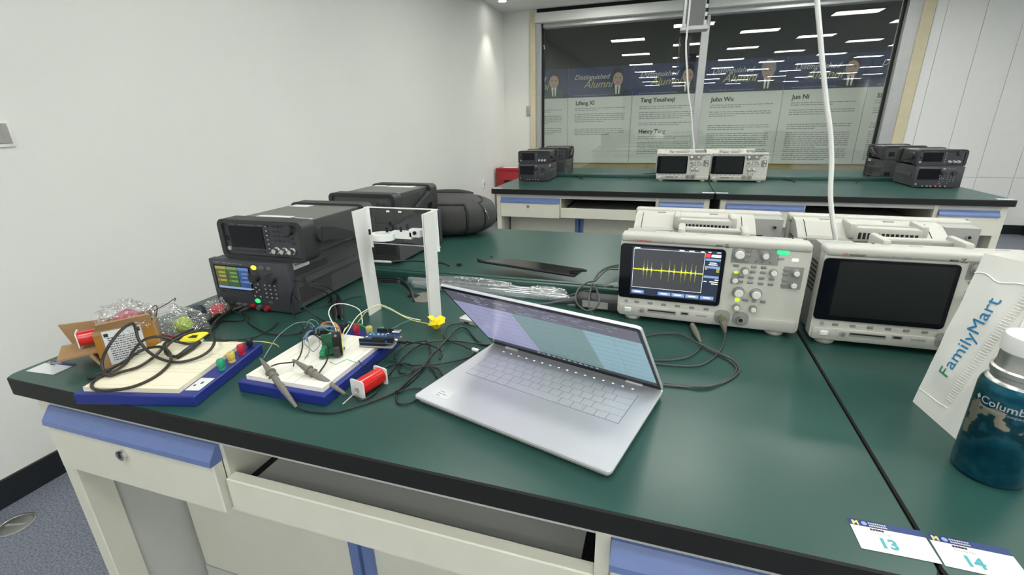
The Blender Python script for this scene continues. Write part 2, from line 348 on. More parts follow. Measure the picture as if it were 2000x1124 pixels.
# ------------------------------------------------------------------ ceiling lights of the lab, staggered in rows
M_LAMP = emat('lamp_diffuser', (1.0, 1.01, 0.95), LAMP)
t = thing('ceiling_light', 'flat white rectangular ceiling panel light, mirrored in the window glass or added out of view', 'light', (-1.13, 3.3, CEIL), 0, 'lab ceiling panel lights')
MB().ring(rrect(-0.30, 0.30, -0.165, 0.165, 0.004, 1), rrect(-0.28, 0.28, -0.145, 0.145, 0.004, 1), 'z', -0.012, 0, M_CEIL).build('frame', t)
MB().box(-0.28, 0.28, -0.145, 0.145, -0.006, 0, M_LAMP).build('diffuser', t)
for j in range(-2, 14):  # the two rows nearest the window are unseen, added to brighten the far end
    for i in range(-1, 8):
        if (i+j) % 2 or (i == 0 and j == 0): continue
        x = -1.13+1.03*i; y = 3.3-1.0*j
        if x < XL+0.3 or (x > XR-0.3 and y > 2.0) or (y > 5 and x > 2) or x > XR2-0.3: continue
        dup(t, (x, y, CEIL))
# downlights in the corner
t = thing('downlight', 'round recessed downlight in the ceiling near the far left corner', 'light', (-2.25, 5.33, CEIL))
MB().lathe([(0.060, 0.0), (0.060, -0.006), (0.048, -0.008), (0.044, -0.002), (0.044, 0.0)], M_CEIL).build('trim_ring', t)
MB().lathe([(0.044, -0.001), (0.044, -0.004), (0.02, -0.006)], emat('downlight_lens', (1.0, 0.98, 0.9), 25)).build('lens', t)
sl = bpy.data.lights.new('spot', 'SPOT'); sl.energy = 22; sl.spot_size = math.radians(75); sl.spot_blend = 0.6; sl.shadow_soft_size = 0.04; sl.color = (1, 0.97, 0.88)
so = bpy.data.objects.new('downlight_beam', sl); COL.objects.link(so); so.parent = t; so.location = (0, 0, -0.012)
# wall fittings
t = thing('light_switch', 'white plastic light switch on the left wall', 'switch', (XL, 0.575, 1.252))
MB().rbox(0, 0.009, -0.045, 0.045, -0.042, 0.042, 0.003, M_WHITE, 2).build('plate', t); MB().rbox(0.009, 0.013, -0.036, 0.036, -0.030, 0.034, 0.0015, M_OSCD, 1).build('rocker', t)
t = thing('wall_plate', 'small grey wall plate beside the window trim', 'switch', (-2.125, YW, 1.395))
MB().rbox(-0.026, 0.026, -0.01, 0, -0.062, 0.062, 0.003, M_ALU).build('plate', t); MB().rbox(-0.008, 0.008, -0.014, -0.01, -0.015, 0.015, 0.002, M_OSCD, 1).build('button', t)
t = thing('wall_socket', 'white wall socket low on the left wall by the far bench', 'socket', (XL, 5.05, 0.54))
MB().rbox(0, 0.009, -0.043, 0.043, -0.06, 0.06, 0.003, M_WHITE).build('plate', t); MB().rbox(0.009, 0.011, -0.012, 0.012, -0.02, 0.02, 0.0008, M_GREYI, 1).build('outlet', t)
# floor outlet cover
t = thing('floor_cover', 'oval metal outlet cover set in the blue-grey floor', 'floor cover', (-2.31, 0.185, 0), 0.4)
MB().lathe([(0.052, 0), (0.052, 0.004), (0.047, 0.005), (0.045, 0.0035), (0.0, 0.0035)], M_STEEL, 32).build('rim', t)
MB().box(-0.03, 0.03, -0.004, 0.004, 0.0035, 0.0048, M_KNOBS).build('lift_tab', t)
# red fire box
M_RED = mat('red_painted_steel', (0.36, 0.012, 0.018), 0.4, var=0.06)
t = thing('fire_equipment_box', 'red metal fire equipment box in the corner behind the far bench', 'box', (-2.265, 5.55, 0))
MB().rbox(-0.155, 0.155, -0.12, 0.12, 0, 0.66, 0.004, M_RED).build('body', t)
l = MB().rbox(-0.16, 0.16, -0.125, 0.125, 0.66, 0.70, 0.006, M_RED).build('lid', t); MB().box(-0.10, 0.10, -0.05, 0.06, 0.70, 0.7015, M_PAPER).build('paper_label', l)
MB().rbox(-0.05, 0.05, -0.133, -0.12, 0.52, 0.55, 0.004, M_DARK).build('handle', t)
# ------------------------------------------------------------------ lab desks
DW = 1.526
def lab_desk(loc, label, rz=0.0, pull=0.0, sy=1.0):
    t = thing('lab_desk', label, 'desk', loc, rz, 'green-topped lab desks'); t.scale.y = sy; X1 = DW-0.0022
    r = 0.022
    out = []
    for cx, cy, a0 in ((X1-r, r, -PI/2), (X1, 0.755, None), (0, 0.755, None), (r, r, PI)):
        if a0 is None: out.append((cx, cy)); continue
        for k in range(6): a = a0+PI/2*k/5; out.append((cx+r*math.cos(a), cy+r*math.sin(a)))
    cxm, cym = X1/2, 0.38
    ins = [(x+(0.0025 if x < cxm else -0.0025), y+(0.0025 if y < cym else -0.0025)) for x, y in out]
    n = len(out); m = MB(); m.prism(out, 'z', 0.765, 0.7975, M_EDGE)
    m.f.pop(); m.m.pop()
    m.add([(x, y, 0.7975) for x, y in out]+[(x, y, 0.80) for x, y in ins], [(i, (i+1) % n, n+(i+1) % n, n+i) for i in range(n)], M_EDGE)
    m.add([(x, y, 0.80) for x, y in ins], [tuple(range(n))], M_GREEN); m.build('worktop', t, smooth=False)
    MB().rbox(0.0, X1, 0.737, 0.752, 0.798, 0.828, 0.003, M_GREEN, 2).build('upstand', t)
    MB().box(0.036, X1-0.036, 0.022, 0.045, 0.738, 0.765, M_DESKG).build('front_rail', t)
    for x0, x1 in ((0.038, 0.074), (1.464, 1.500)):
        MB().rbox(x0, x1, 0.02, 0.076, 0, 0.765, 0.002, M_DESK, 1).build('leg', t)
        MB().rbox(x0, x1, 0.69, 0.735, 0, 0.765, 0.002, M_DESK, 1).build('leg', t)
        MB().box(x0+0.008, x1-0.008, 0.076, 0.69, 0.02, 0.765, M_DESKG).build('side_panel', t)
    for (x0, x1), py in (((0.076, 0.512), pull), ((1.188, 1.462), 0.0)):
        d = MB().rbox(x0, x1, 0.004-py, 0.024-py, 0.600, 0.704, 0.002, M_DESK, 1)
        d.box(x0+0.01, x1-0.01, 0.024-py, 0.42-py, 0.612, 0.70, M_DESKG)
        d = d.build('drawer', t)
        MB().prism([(0.002-py, 0.704), (0.026-py, 0.704), (0.026-py, 0.738), (0.018-py, 0.738), (0.012-py, 0.730), (0.000-py, 0.714), (-0.001-py, 0.704)], 'x', x0-0.001, x1+0.001, M_BLUE).build('handle_strip', d, smooth=False)
        cx = (x0+x1)/2-0.008
        k = MB().cyl((cx, 0.004-py, 0.680), (cx, -0.004-py, 0.680), 0.0105, M_CHROME, 20).box(cx-0.002, cx+0.002, -0.0048-py, -0.004-py, 0.676, 0.690, M_DARK); k.build('lock', d)
    MB().box(0.512, 0.522, 0.024, 0.60, 0.60, 0.765, M_DESK).build('divider', t); MB().box(1.166, 1.186, 0.02, 0.60, 0.60, 0.765, M_DESK).build('divider', t)
    s = MB().box(0.545, 1.143, 0.034, 0.50, 0.640, 0.648, M_DESKG).build('keyboard_shelf', t)
    MB().rbox(0.5225, 1.1655, 0.012, 0.034, 0.604, 0.674, 0.002, M_DESK, 1).build('shelf_front', s)
    for x in (0.5225, 1.143): MB().box(x, x+0.0225, 0.034, 0.52, 0.630, 0.642, M_DARK).build('runner', s)
    MB().box(0.522, 1.166, 0.60, 0.61, 0.60, 0.765, M_DARK).build('shelf_back', t)
    MB().box(0.076, 1.462, 0.20, 0.68, 0.06, 0.10, M_DESKG).build('cabinet_plinth', t)
    MB().box(0.076, 1.462, 0.22, 0.68, 0.10, 0.598, M_DESKG).build('cabinet_body', t)
    for (x0, x1, hx) in ((0.079, 0.622, 0.607), (0.626, 1.166, 0.641)):
        d = MB().rbox(x0, x1, 0.20, 0.22, 0.105, 0.594, 0.0015, M_DESK, 1).build('door', t)
        MB().prism([(hx-0.0145, 0.20), (hx+0.0145, 0.20), (hx+0.0125, 0.190), (hx+0.004, 0.184), (hx-0.004, 0.184), (hx-0.0125, 0.190)], 'z', 0.105, 0.594, M_BLUE).build('handle_strip', d, smooth=False)
    MB().rbox(1.17, 1.461, 0.20, 0.22, 0.105, 0.594, 0.0015, M_DESK, 1).build('door', t)
    return t
YF = 2.788
lab_desk((-DW, 0, 0), 'near green-topped lab desk left of the seam, carrying the open laptop', 0, 0.0)
lab_desk((0, 0, 0), 'near green-topped lab desk right of the seam, carrying the blue bottle')
lab_desk((0, 1.512, 0), 'green-topped lab desk behind the raised strip, carrying the black backpack', PI)
lab_desk((DW, 1.512, 0), 'green-topped lab desk behind the switched-off near oscilloscope', PI)
lab_desk((-DW, YF, 0), 'far green-topped lab desk left of its seam, in front of the window', 0, 0, 1.12)
lab_desk((0, YF, 0), 'far green-topped lab desk right of its seam, at the right in front of the window', 0, 0, 1.12)
lab_desk((0, YF+1.512*1.12, 0), 'rearmost green-topped lab desk on the left, nearest the window', PI, 0, 1.12)
lab_desk((DW, YF+1.512*1.12, 0), 'rearmost green-topped lab desk on the right, nearest the window', PI, 0, 1.12)
# ------------------------------------------------------------------ oscilloscopes
E_GREEN = emat('lit_green', (0.03, 0.85, 0.25), 0.8); E_YG = emat('lit_yellow_green', (0.45, 1.0, 0.03), 0.8); E_WARM = emat('lit_white', (1.0, 0.95, 0.8), 0.7)
E_YEL = emat('trace_yellow', (0.62, 0.64, 0.03), 0.7); E_YELD = emat('trace_dim', (0.26, 0.28, 0.05), 0.45); E_BG = emat('screen_grey', (0.030, 0.031, 0.036), 1.0)
E_LINE = emat('screen_white', (0.75, 0.78, 0.78), 0.8); E_BLUE = emat('screen_blue', (0.16, 0.24, 0.42), 0.8); E_SIDE = emat('screen_navy', (0.012, 0.017, 0.034), 1.0); E_RED = emat('screen_red', (0.8, 0.05, 0.04), 0.7)
OW = 0.381
def knob(t, x, z, r, y=0.0):
    k = MB().cyl((x, y+0.0005, z), (x, y-0.004, z), r*1.18, M_KNOBS, 20).cyl((x, y-0.004, z), (x, y-0.014, z), r, M_KNOBS, 20, r*0.92).build('knob', t)
    MB().cyl((x, y-0.014, z), (x, y-0.0155, z), r*0.86, M_KNOB, 20, r*0.7).build('knob_cap', k)
_okey = {}
def okey(t, x, z, w=0.011, h=0.006, m=None, name='key'):
    m = m or M_OKEY; k = (w, h, m.name)
    if k not in _okey:
        o = MB().rbox(-w/2, w/2, -0.0022, 0.0004, -h/2, h/2, min(w, h)*0.2, m, 1).build('key'); _okey[k] = o.data; bpy.data.objects.remove(o)
    return piece(name, _okey[k], t, (x, 0, z))
def scope(label, loc, rz, on=False, probe=False):
    t = thing('oscilloscope', label, 'oscilloscope', loc, rz, 'ivory bench oscilloscopes')
    b = MB().prism(rrect(0, OW, 0.012, 0.205, 0.011, 4), 'y', 0.0, 0.026, M_OSC, M_OSCF)
    # top cap rounded over the face
    b.rbox(0, OW, -0.004, 0.040, 0.192, 0.210, 0.006, M_OSC, 3)
    b.build('front_bezel', t)
    prof = [(0.026, 0.014), (0.026, 0.206), (0.082, 0.2025), (0.136, 0.178), (0.141, 0.172), (0.141, 0.03), (0.120, 0.014)]
    bd = MB().prism(prof, 'x', 0.072, OW-0.006, M_OSC); bd.build('housing', t, ang=0.35)
    MB().box(0.073, OW-0.007, 0.1395, 0.1417, 0.030, 0.168, M_OSCD).build('back_plate', t)
    # lower front: shelf line
    MB().rbox(0.004, OW-0.004, -0.005, 0.002, 0.014, 0.040, 0.003, M_OSC, 2).build('lower_trim', t)
    for x in (0.035, OW-0.040):
        MB().lathe([(0.016, 0), (0.019, 0.004), (0.019, 0.014)], M_OSC, 20, (x, 0.02, 0)).build('foot', t); MB().lathe([(0.016, 0), (0.019, 0.004), (0.019, 0.03)], M_OSC, 20, (x, 0.115, 0)).build('foot', t)
    # display
    g = MB().prism(rrect(0.0005, 0.222, 0.058, 0.188, 0.008, 3), 'y', -0.0045, 0.0, M_GLASSB, M_GLASSB).build('display_glass', t)
    if not on: MB().box(0.027, 0.214, -0.0052, -0.0046, 0.068, 0.183, M_SCRN).build('screen', g)
    else:
        y = -0.005; s = MB().box(0.027, 0.214, y, y+0.0004, 0.068, 0.183, E_SIDE).box(0.031, 0.181, y-0.0003, y, 0.087, 0.178, E_BG); s.build('screen', g)
        l = MB(); y -= 0.0006
        for a in ((0.0305, 0.1815, 0.1780, 0.1787), (0.0305, 0.1815, 0.0863, 0.0870), (0.0305, 0.0312, 0.0863, 0.1787), (0.1808, 0.1815, 0.0863, 0.1787)): l.box(a[0], a[1], y, y+0.0003, a[2], a[3], E_LINE)
        l.build('graticule', g)
        tr = MB(); td = MB(); rn = random.Random(2)
        bursts = [0.152, 0.205, 0.268, 0.415, 0.527, 0.598, 0.70, 0.758, 0.838, 0.898]
        N = 230
        for k in range(N):
            u = k/N; x = 0.0315+u*0.149; zc = 0.1305+rn.uniform(-.0006, .0006); e = 0.0006+0.0009*rn.random(); near = min(abs(u-q) for q in bursts)
            tr.box(x, x+0.00066, y, y+0.0003, zc-e, zc+e, E_YEL)
            if near < 0.011:
                hh = (1-near/0.011); up = 0.003+0.024*hh**1.5*rn.uniform(.7, 1); dn = 0.003+0.027*hh**1.5*rn.uniform(.7, 1)
                td.box(x, x+0.0005, y, y+0.0003, zc-dn, zc+up, E_YELD); tr.box(x, x+0.0006, y-0.0001, y+0.0002, zc-dn*0.2, zc+up*0.3, E_YEL)
        td.build('trace_spikes', g); tr.build('trace', g)
        p = MB(); p.box(0.183, 0.192, y, y+.0003, 0.169, 0.177, E_RED); p.box(0.194, 0.213, y, y+.0003, 0.170, 0.1755, E_LINE)
        for z in (0.164, 0.147, 0.125): p.box(0.183, 0.2135, y, y+.0003, z-0.0025, z+0.0025, E_BLUE)
        for x, z, ww in ((0.192, 0.157, 0.014), (0.190, 0.153, 0.018), (0.206, 0.119, 0.008), (0.196, 0.114, 0.017), (0.184, 0.114, 0.006), (0.200, 0.1095, 0.013), (0.128, 0.1805, 0.010), (0.148, 0.1805, 0.011), (0.172, 0.1805, 0.007), (0.187, 0.1805, 0.006), (0.204, 0.1805, 0.008), (0.032, 0.1805, 0.012)): p.box(x, x+ww, y, y+.0003, z-.0009, z+.0009, E_LINE)
        for x, z, ww in ((0.207, 0.1425, 0.006), (0.207, 0.138, 0.006), (0.184, 0.1425, 0.004)): p.box(x, x+ww, y, y+.0003, z-.001, z+.001, E_YEL)
        p.build('readouts', g)
        for x in (0.031, 0.090, 0.120, 0.150, 0.181): MB().box(x, x+0.0275, y, y+.0003, 0.0715, 0.0795, E_BLUE).box(x+0.006, x+0.021, y-.0002, y, 0.0745, 0.077, E_LINE).build('softkey_tab', g)
    # branding strip
    b = MB(); yb = -0.0046; X = (1, 0, 0); Z = (0, 0, 1)
    zz = 0.1935
    b.tube([(0.027, yb, zz+.003), (0.0295, yb, zz+.006), (0.032, yb, zz), (0.0345, yb, zz+.007), (0.037, yb, zz+.001), (0.039, yb, zz+.004)], 0.0005, M_REDI, 4)
    b.text('KEYSIGHT', 0.0058, (0.041, yb, zz+.001), X, Z, M_REDI if on else M_BLACKI, bold=0.02); b.text('InfiniiVision MSO-X 3052A', 0.0052, (0.084, yb, zz+.001), X, Z, M_GREYI, bold=0.01)
    b.text('Mixed Signal Oscilloscope', 0.0042, (0.146, yb, zz+.001), X, Z, M_GREYI); b.text('MEGA', 0.005, (0.212-.012, yb, zz+.001), X, Z, M_BLACKI, bold=0.03)
    b.tube([(0.2175, yb, zz+.006), (0.224, yb, zz+.007), (0.2185, yb, zz-.001), (0.227, yb, zz-.0005)], 0.0007, M_BLACKI, 4)
    b.build('lettering', t)
    # control panel blocks
    c = MB(); yc = -0.0006
    for a in ((0.233, 0.323, 0.160, 0.192), (0.239, 0.254, 0.113, 0.138), (0.336, 0.372, 0.112, 0.160)): c.box(a[0], a[1], yc, 0.0005, a[2], a[3], M_OSCG)
    c.build('grey_panel_area', t)
    for x, z, r in ((0.248, 0.181, 0.0105), (0.297, 0.181, 0.0068), (0.246, 0.123, 0.0065), (0.263, 0.145, 0.0068), (0.317, 0.146, 0.0068), (0.358, 0.149, 0.0065), (0.357, 0.123, 0.0065), (0.257, 0.095, 0.0105), (0.291, 0.095, 0.0105), (0.257, 0.061, 0.0065), (0.290, 0.061, 0.0065)): knob(t, x, z, r)
    for x, z in ((0.265, 0.189), (0.265, 0.178), (0.263, 0.166), (0.245, 0.154), (0.279, 0.154), (0.298, 0.154), (0.279, 0.143), (0.298, 0.143), (0.258, 0.130), (0.277, 0.130), (0.297, 0.130), (0.316, 0.130), (0.258, 0.119), (0.277, 0.119), (0.297, 0.118), (0.316, 0.118), (0.337+.003, 0.153), (0.340, 0.143), (0.340, 0.131), (0.340, 0.120), (0.273, 0.078), (0.307, 0.078)): okey(t, x, z)
    for x in (0.281, 0.295, 0.309): okey(t, x, 0.167, 0.006, 0.006)
    okey(t, 0.284, 0.190, 0.006, 0.006)
    okey(t, 0.329, 0.190, 0.022, 0.010, E_GREEN if on else M_OKEY, 'run_key'); okey(t, 0.327, 0.176, 0.012, 0.006, M_KNOBS); okey(t, 0.353, 0.175, 0.012, 0.006, E_WARM if on else M_OKEY)
    okey(t, 0.247, 0.139, 0.008, 0.005, E_YG if on else M_OKEY); okey(t, 0.257, 0.0775, 0.0085, 0.0095, E_YG if on else M_OKEY, 'channel_key'); okey(t, 0.290, 0.0775, 0.0085, 0.0075, M_KNOBS, 'channel_key')
    # row under the screen
    for i in range(6): okey(t, 0.044+i*0.0306, 0.0475, 0.011, 0.006)
    k = MB().cyl((0.020, 0.0, 0.0475), (0.020, -0.003, 0.0475), 0.004, M_KNOBS, 12).build('back_key', t)
    MB().rbox(0.017, 0.033, -0.0085, -0.004, 0.023, 0.034, 0.002, M_KNOB, 1).build('power_button', t)
    MB().cyl((0.058, -0.004, 0.030), (0.058, -0.0085, 0.030), 0.0055, M_KNOBS, 14).cyl((0.058, -0.0085, 0.030), (0.058, -0.010, 0.030), 0.003, M_STEEL, 10).build('test_terminal', t)
    MB().box(0.070, 0.134, -0.0056, -0.003, 0.026, 0.035, M_OSCG).box(0.072, 0.132, -0.0060, -0.0056, 0.0305, 0.0335, M_DARK).build('module_slot', t)
    MB().rbox(0.143, 0.162, -0.0060, -0.003, 0.0285, 0.0375, 0.001, M_KNOBS, 1).box(0.146, 0.159, -0.0066, -0.006, 0.031, 0.035, M_DARK).build('usb_port', t)
    MB().rbox(0.176, 0.200, -0.0058, -0.003, 0.0285, 0.0345, 0.001, M_OSCD, 1).build('terminal_cover', t)
    for x in (0.231, 0.268):
        k = MB().prism(rrect(x-0.0165, x+0.0165, 0.019, 0.050, 0.012, 4), 'y', -0.0062, -0.003, M_OSCG).build('input_plate', t)
        MB().cyl((x, -0.006, 0.035), (x, -0.017, 0.035), 0.0068, M_STEEL, 18).cyl((x, -0.017, 0.035), (x, -0.0172, 0.035), 0.0045, M_DARK, 14).cyl((x-0.008, -0.012, 0.035), (x+0.008, -0.012, 0.035), 0.0012, M_STEEL, 8).build('bnc_socket', k)
        MB().cyl((x-0.013, -0.006, 0.036), (x-0.013, -0.0075, 0.036), 0.002, M_KNOBS, 10).build('probe_pin', k)
    # carrying handle at the top of the back, slots in its grip
    for x0, x1 in ((0.119, 0.136), (0.256, 0.273)): MB().rbox(x0, x1, 0.070, 0.146, 0.176, 0.213, 0.006, M_OSC, 2).build('handle_arm', t)
    gr = MB().rbox(0.130, 0.262, 0.120, 0.147, 0.170, 0.2045, 0.004, M_OSC, 2).build('handle_grip', t)
    MB().rbox(0.134, 0.258, 0.108, 0.1215, 0.176, 0.2055, 0.002, M_KNOBS, 1).build('grip_front_shade', gr)  # grey front of the grip, its shadow put into the colour
    for i in range(13): MB().box(0.1385+i*0.00905, 0.1385+i*0.00905+0.0058, 0.1466, 0.1478, 0.1775, 0.1925, M_DARK).build('slot', gr)
    for x0, x1 in ((0.160, 0.182), (0.296, 0.318)): MB().rbox(x0, x1, 0.052, 0.060, 0.2035, 0.2065, 0.0012, M_OSCD, 1).build('top_clip', t)
    cp = MB().box(0.0055, 0.072, 0.030, 0.092, 0.020, 0.2035, M_OSCD).build('connector_panel', t)
    MB().cyl((0.024, 0.092, 0.183), (0.024, 0.096, 0.183), 0.0058, M_STEEL, 16).cyl((0.024, 0.096, 0.183), (0.024, 0.0963, 0.183), 0.0038, M_DARK, 12).build('lock_slot', cp)
    MB().box(0.022, 0.042, 0.092, 0.0932, 0.150, 0.160, M_KNOBS).box(0.025, 0.039, 0.0932, 0.0935, 0.152, 0.158, M_DARK).build('usb_port', cp)
    MB().box(0.049, 0.063, 0.092, 0.0934, 0.147, 0.161, M_DARK).build('network_port', cp)
    for x in (0.104, 0.356):
        MB().tube([(x, 0.070, 0.2040), (x, 0.086, 0.2015), (x, 0.137, 0.1775), (x, 0.1415, 0.168), (x, 0.1415, 0.135)], 0.0009, M_DARK, 5).build('joint', t)
        MB().rbox(x-0.0045, x+0.0045, 0.139, 0.146, 0.132, 0.144, 0.002, M_OSCD, 1).build('hinge', t); MB().box(x-0.001, x+0.005, 0.1455, 0.1468, 0.1335, 0.140, M_DARK).build('hinge_gap', t)
    for i in range(7):
        z = 0.10+i*0.010
        for x0, x1 in ((0.0048, 0.0060), (OW-0.0064, OW-0.0052)): MB().box(x0, x1, 0.050, 0.088, z, z+0.0035, M_DARK).build('side_vent', t)
    return t
S1 = scope('switched-on oscilloscope showing a yellow waveform, run key lit green', (-0.396, 0.611, TZ), -0.044, on=True)
S2 = scope('switched-off oscilloscope partly hidden by the white paper bag', (0.003, 0.580, TZ), 0.01)
dup(S2, (-0.004, 0.975, TZ), PI-0.03, 'oscilloscope with its back turned, directly behind the lit oscilloscope')
dup(S2, (0.393, 0.950, TZ), PI-0.05, 'oscilloscope with its back turned, behind the switched-off near oscilloscope')
dup(S2, (-0.383, 3.440, TZ), 0.0, 'small-looking oscilloscope on the far bench, left of the pair')
dup(S2, (0.010, 3.440, TZ), 0.0, 'small-looking oscilloscope on the far bench, right of the pair')
dup(S2, (-0.020, YF+1.20, TZ), PI, 'oscilloscope peeking out behind the left one of the far pair')
dup(S2, (0.372, YF+1.20, TZ), PI, 'oscilloscope peeking out behind the right one of the far pair')
# ------------------------------------------------------------------ power supplies and function generators
def vent_mat(name, base, scale):
    m = mat(name, base, 0.5, var=-1); nt = m.node_tree; b = nt.nodes['Principled BSDF']; tc = nt.nodes.new('ShaderNodeTexCoord')
    mp = nt.nodes.new('ShaderNodeMapping'); mp.inputs['Rotation'].default_value = (PI/4, 0, 0)
    v = nt.nodes.new('ShaderNodeTexVoronoi'); v.inputs['Scale'].default_value = scale; v.inputs['Randomness'].default_value = 0.0
    r = nt.nodes.new('ShaderNodeValToRGB'); r.color_ramp.elements[0].position = 0.36; r.color_ramp.elements[0].color = (0.004, 0.004, 0.004, 1)
    r.color_ramp.elements[1].position = 0.42; r.color_ramp.elements[1].color = tuple(base)+(1,)
    nt.links.new(tc.outputs['Object'], mp.inputs[0]); nt.links.new(mp.outputs[0], v.inputs['Vector']); nt.links.new(v.outputs['Distance'], r.inputs[0]); nt.links.new(r.outputs[0], b.inputs['Base Color']); return m
M_VENT = vent_mat('perforated_case', (0.060, 0.060, 0.064), 230); M_VENTG = vent_mat('perforated_grey_case', (0.085, 0.085, 0.083), 230)
M_BTNW = mat('pale_key_legend', (0.50, 0.51, 0.52), 0.5); E_PY = emat('lit_yellow', (0.95, 0.80, 0.03), 0.9); E_PG = emat('lit_green_button', (0.03, 0.62, 0.16), 0.8)
E_C1 = emat('readout_olive', (0.10, 0.10, 0.03), 0.25); E_C2 = emat('readout_green', (0.04, 0.09, 0.035), 0.25); E_C3 = emat('readout_blue', (0.03, 0.07, 0.20), 0.35); E_C1H = emat('readout_yellow', (0.30, 0.31, 0.07), 0.35); E_C2H = emat('readout_lime', (0.16, 0.27, 0.06), 0.35); E_C3H = emat('readout_sky', (0.10, 0.18, 0.42), 0.4)
M_POSTG = mat('grey_post', (0.10, 0.10, 0.11), 0.4)
def psu(label, loc, rz, on=False):
    t = thing('power_supply', label, 'power supply', loc, rz, 'charcoal bench power supplies'); W, H, D = 0.255, 0.135, 0.318
    MB().box(0.008, W-0.008, 0.018, D, 0.008, H-0.001, M_PSU).build('case', t)
    MB().rbox(0, W, 0, 0.022, 0.003, H, 0.004, M_PSUF, 2).build('front_panel', t)
    for x0, x1 in ((0.0, 0.009), (W-0.009, W)):
        MB().box(x0, x1, 0.055, D-0.02, 0.070, 0.086, M_PSU).build('side_rail', t)
        s = -1 if x0 == 0 else 1; xs = 0.008 if s < 0 else W-0.008
        for y0, y1, z0, z1 in ((0.03, 0.155, 0.093, 0.112), (0.035, 0.16, 0.020, 0.062)): MB().box(min(xs, xs+s*.0006), max(xs, xs+s*.0006), y0, y1, z0, z1, M_VENT).build('vent_area', t)
    for x in (0.03, W-0.03):
        for y in (0.03, D-0.03): MB().lathe([(0.009, 0), (0.010, 0.003), (0.010, 0.009)], M_RUB, 14, (x, y, 0)).build('foot', t)
    g = MB().rbox(0.015, 0.134, -0.0015, 0.002, 0.053, 0.120, 0.003, M_GLASSB, 1).build('display_glass', t)
    if on:
        y = -0.0018; s = MB()
        for x0, x1, m, h in ((0.020, 0.056, E_C1, E_C1H), (0.0575, 0.094, E_C2, E_C2H), (0.0955, 0.130, E_C3, E_C3H)):
            s.box(x0, x1, y, y+.0003, 0.063, 0.117, m); s.box(x0, x1, y-.0002, y, 0.1095, 0.1165, h)
            for z in (0.098, 0.088, 0.076): s.box(x0+0.010, x1-0.004, y-.0002, y, z, z+0.005, h)
            s.box(x0+0.003, x0+0.007, y-.0002, y, 0.076, 0.081, h)
        s.box(0.020, 0.130, y, y+.0003, 0.057, 0.0625, E_BLUE); s.build('readouts', g)
    l = MB(); l.text('KEYSIGHT', 0.0045, (0.019, -0.0003, 0.125), (1, 0, 0), (0, 0, 1), M_BTNW); l.text('E36312A  Triple Output Power Supply', 0.0042, (0.046, -0.0003, 0.125), (1, 0, 0), (0, 0, 1), M_BTNW); l.build('lettering', t)
    for x, m in ((0.149, E_PY if on else M_KNOBS), (0.174, M_POSTG), (0.197, M_POSTG)): MB().lathe([(0.0075, 0), (0.0075, 0.002), (0.005, 0.003)], m, 16).xf(Matrix.Translation((x, 0.001, 0.120)) @ Matrix.Rotation(PI/2, 4, 'X') @ Matrix.Diagonal((1.15, 0.8, 1, 1))).build('channel_button', t)
    for x in (0.150, 0.203): MB().cyl((x, 0.001, 0.096), (x, -0.014, 0.096), 0.0135, M_RUB, 24, 0.012).build('knob', t)
    for x, z in ((0.145, 0.067), (0.145, 0.055), (0.135, 0.061), (0.155, 0.061), (0.132, 0.077), (0.155, 0.077), (0.137, 0.043), (0.155, 0.043)):
        k = okey(t, x, z, 0.009, 0.006, M_KEYD); piece('legend', okey_legend.data, k)
    for i in range(3):
        for j in range(4): k = okey(t, 0.176+i*0.0155, 0.076-j*0.011, 0.010, 0.0065, M_KEYD); piece('legend', okey_legend.data, k)
    for i in range(6): okey(t, 0.026+i*0.0175, 0.0475, 0.0125, 0.005, M_KEYD)
    MB().lathe([(0.0075, 0), (0.0075, 0.002), (0.005, 0.003)], E_PG if on else M_POSTG, 16).xf(Matrix.Translation((0.140, 0.001, 0.029)) @ Matrix.Rotation(PI/2, 4, 'X') @ Matrix.Diagonal((1.2, 0.8, 1, 1))).build('output_button', t)
    okey(t, 0.182, 0.029, 0.012, 0.006, M_POSTG)
    MB().cyl((0.016, 0.001, 0.024), (0.016, -0.003, 0.024), 0.005, M_KNOBS, 14).cyl((0.016, -0.003, 0.024), (0.016, -0.0034, 0.024), 0.002, M_BTNW, 8).build('power_button', t)
    for i, x in enumerate((0.050, 0.076, 0.095, 0.121, 0.146, 0.170)):
        m = (M_RUB, M_POSTG, M_POSTG, M_RED, M_POSTG, M_RED)[i]
        p = MB().cyl((x, 0.001, 0.013), (x, -0.010, 0.013), 0.0065, m, 14).build('terminal_post', t); MB().cyl((x, -0.010, 0.013), (x, -0.0105, 0.013), 0.003, M_STEEL, 10).build('socket', p)
    # back panel
    MB().box(0.02, 0.10, D, D+0.002, 0.03, 0.11, M_VENT).build('fan_grille', t); MB().box(0.19, 0.225, D, D+0.004, 0.02, 0.05, M_DARK).build('mains_inlet', t)
    MB().box(0.186, 0.226, 0.03, 0.050, H-0.0012, H-0.0006, M_PAPER).build('asset_label', t)
    bl_ = MB().box(W-0.0085, W-0.0071, 0.028, 0.085, 0.112, 0.130, M_PAPER).build('barcode_label', t)
    bc_ = MB()
    for k in range(16): bc_.box(W-0.0072, W-0.0069, 0.033+k*0.003, 0.033+k*0.003+(0.0012, 0.002, 0.0007)[k % 3], 0.121, 0.127, M_BLACKI)
    bc_.build('barcode', bl_)
    return t
okey_legend = MB().box(-0.0022, 0.0022, -0.0026, -0.0022, -0.0014, 0.0014, M_BTNW).build('legend_source')
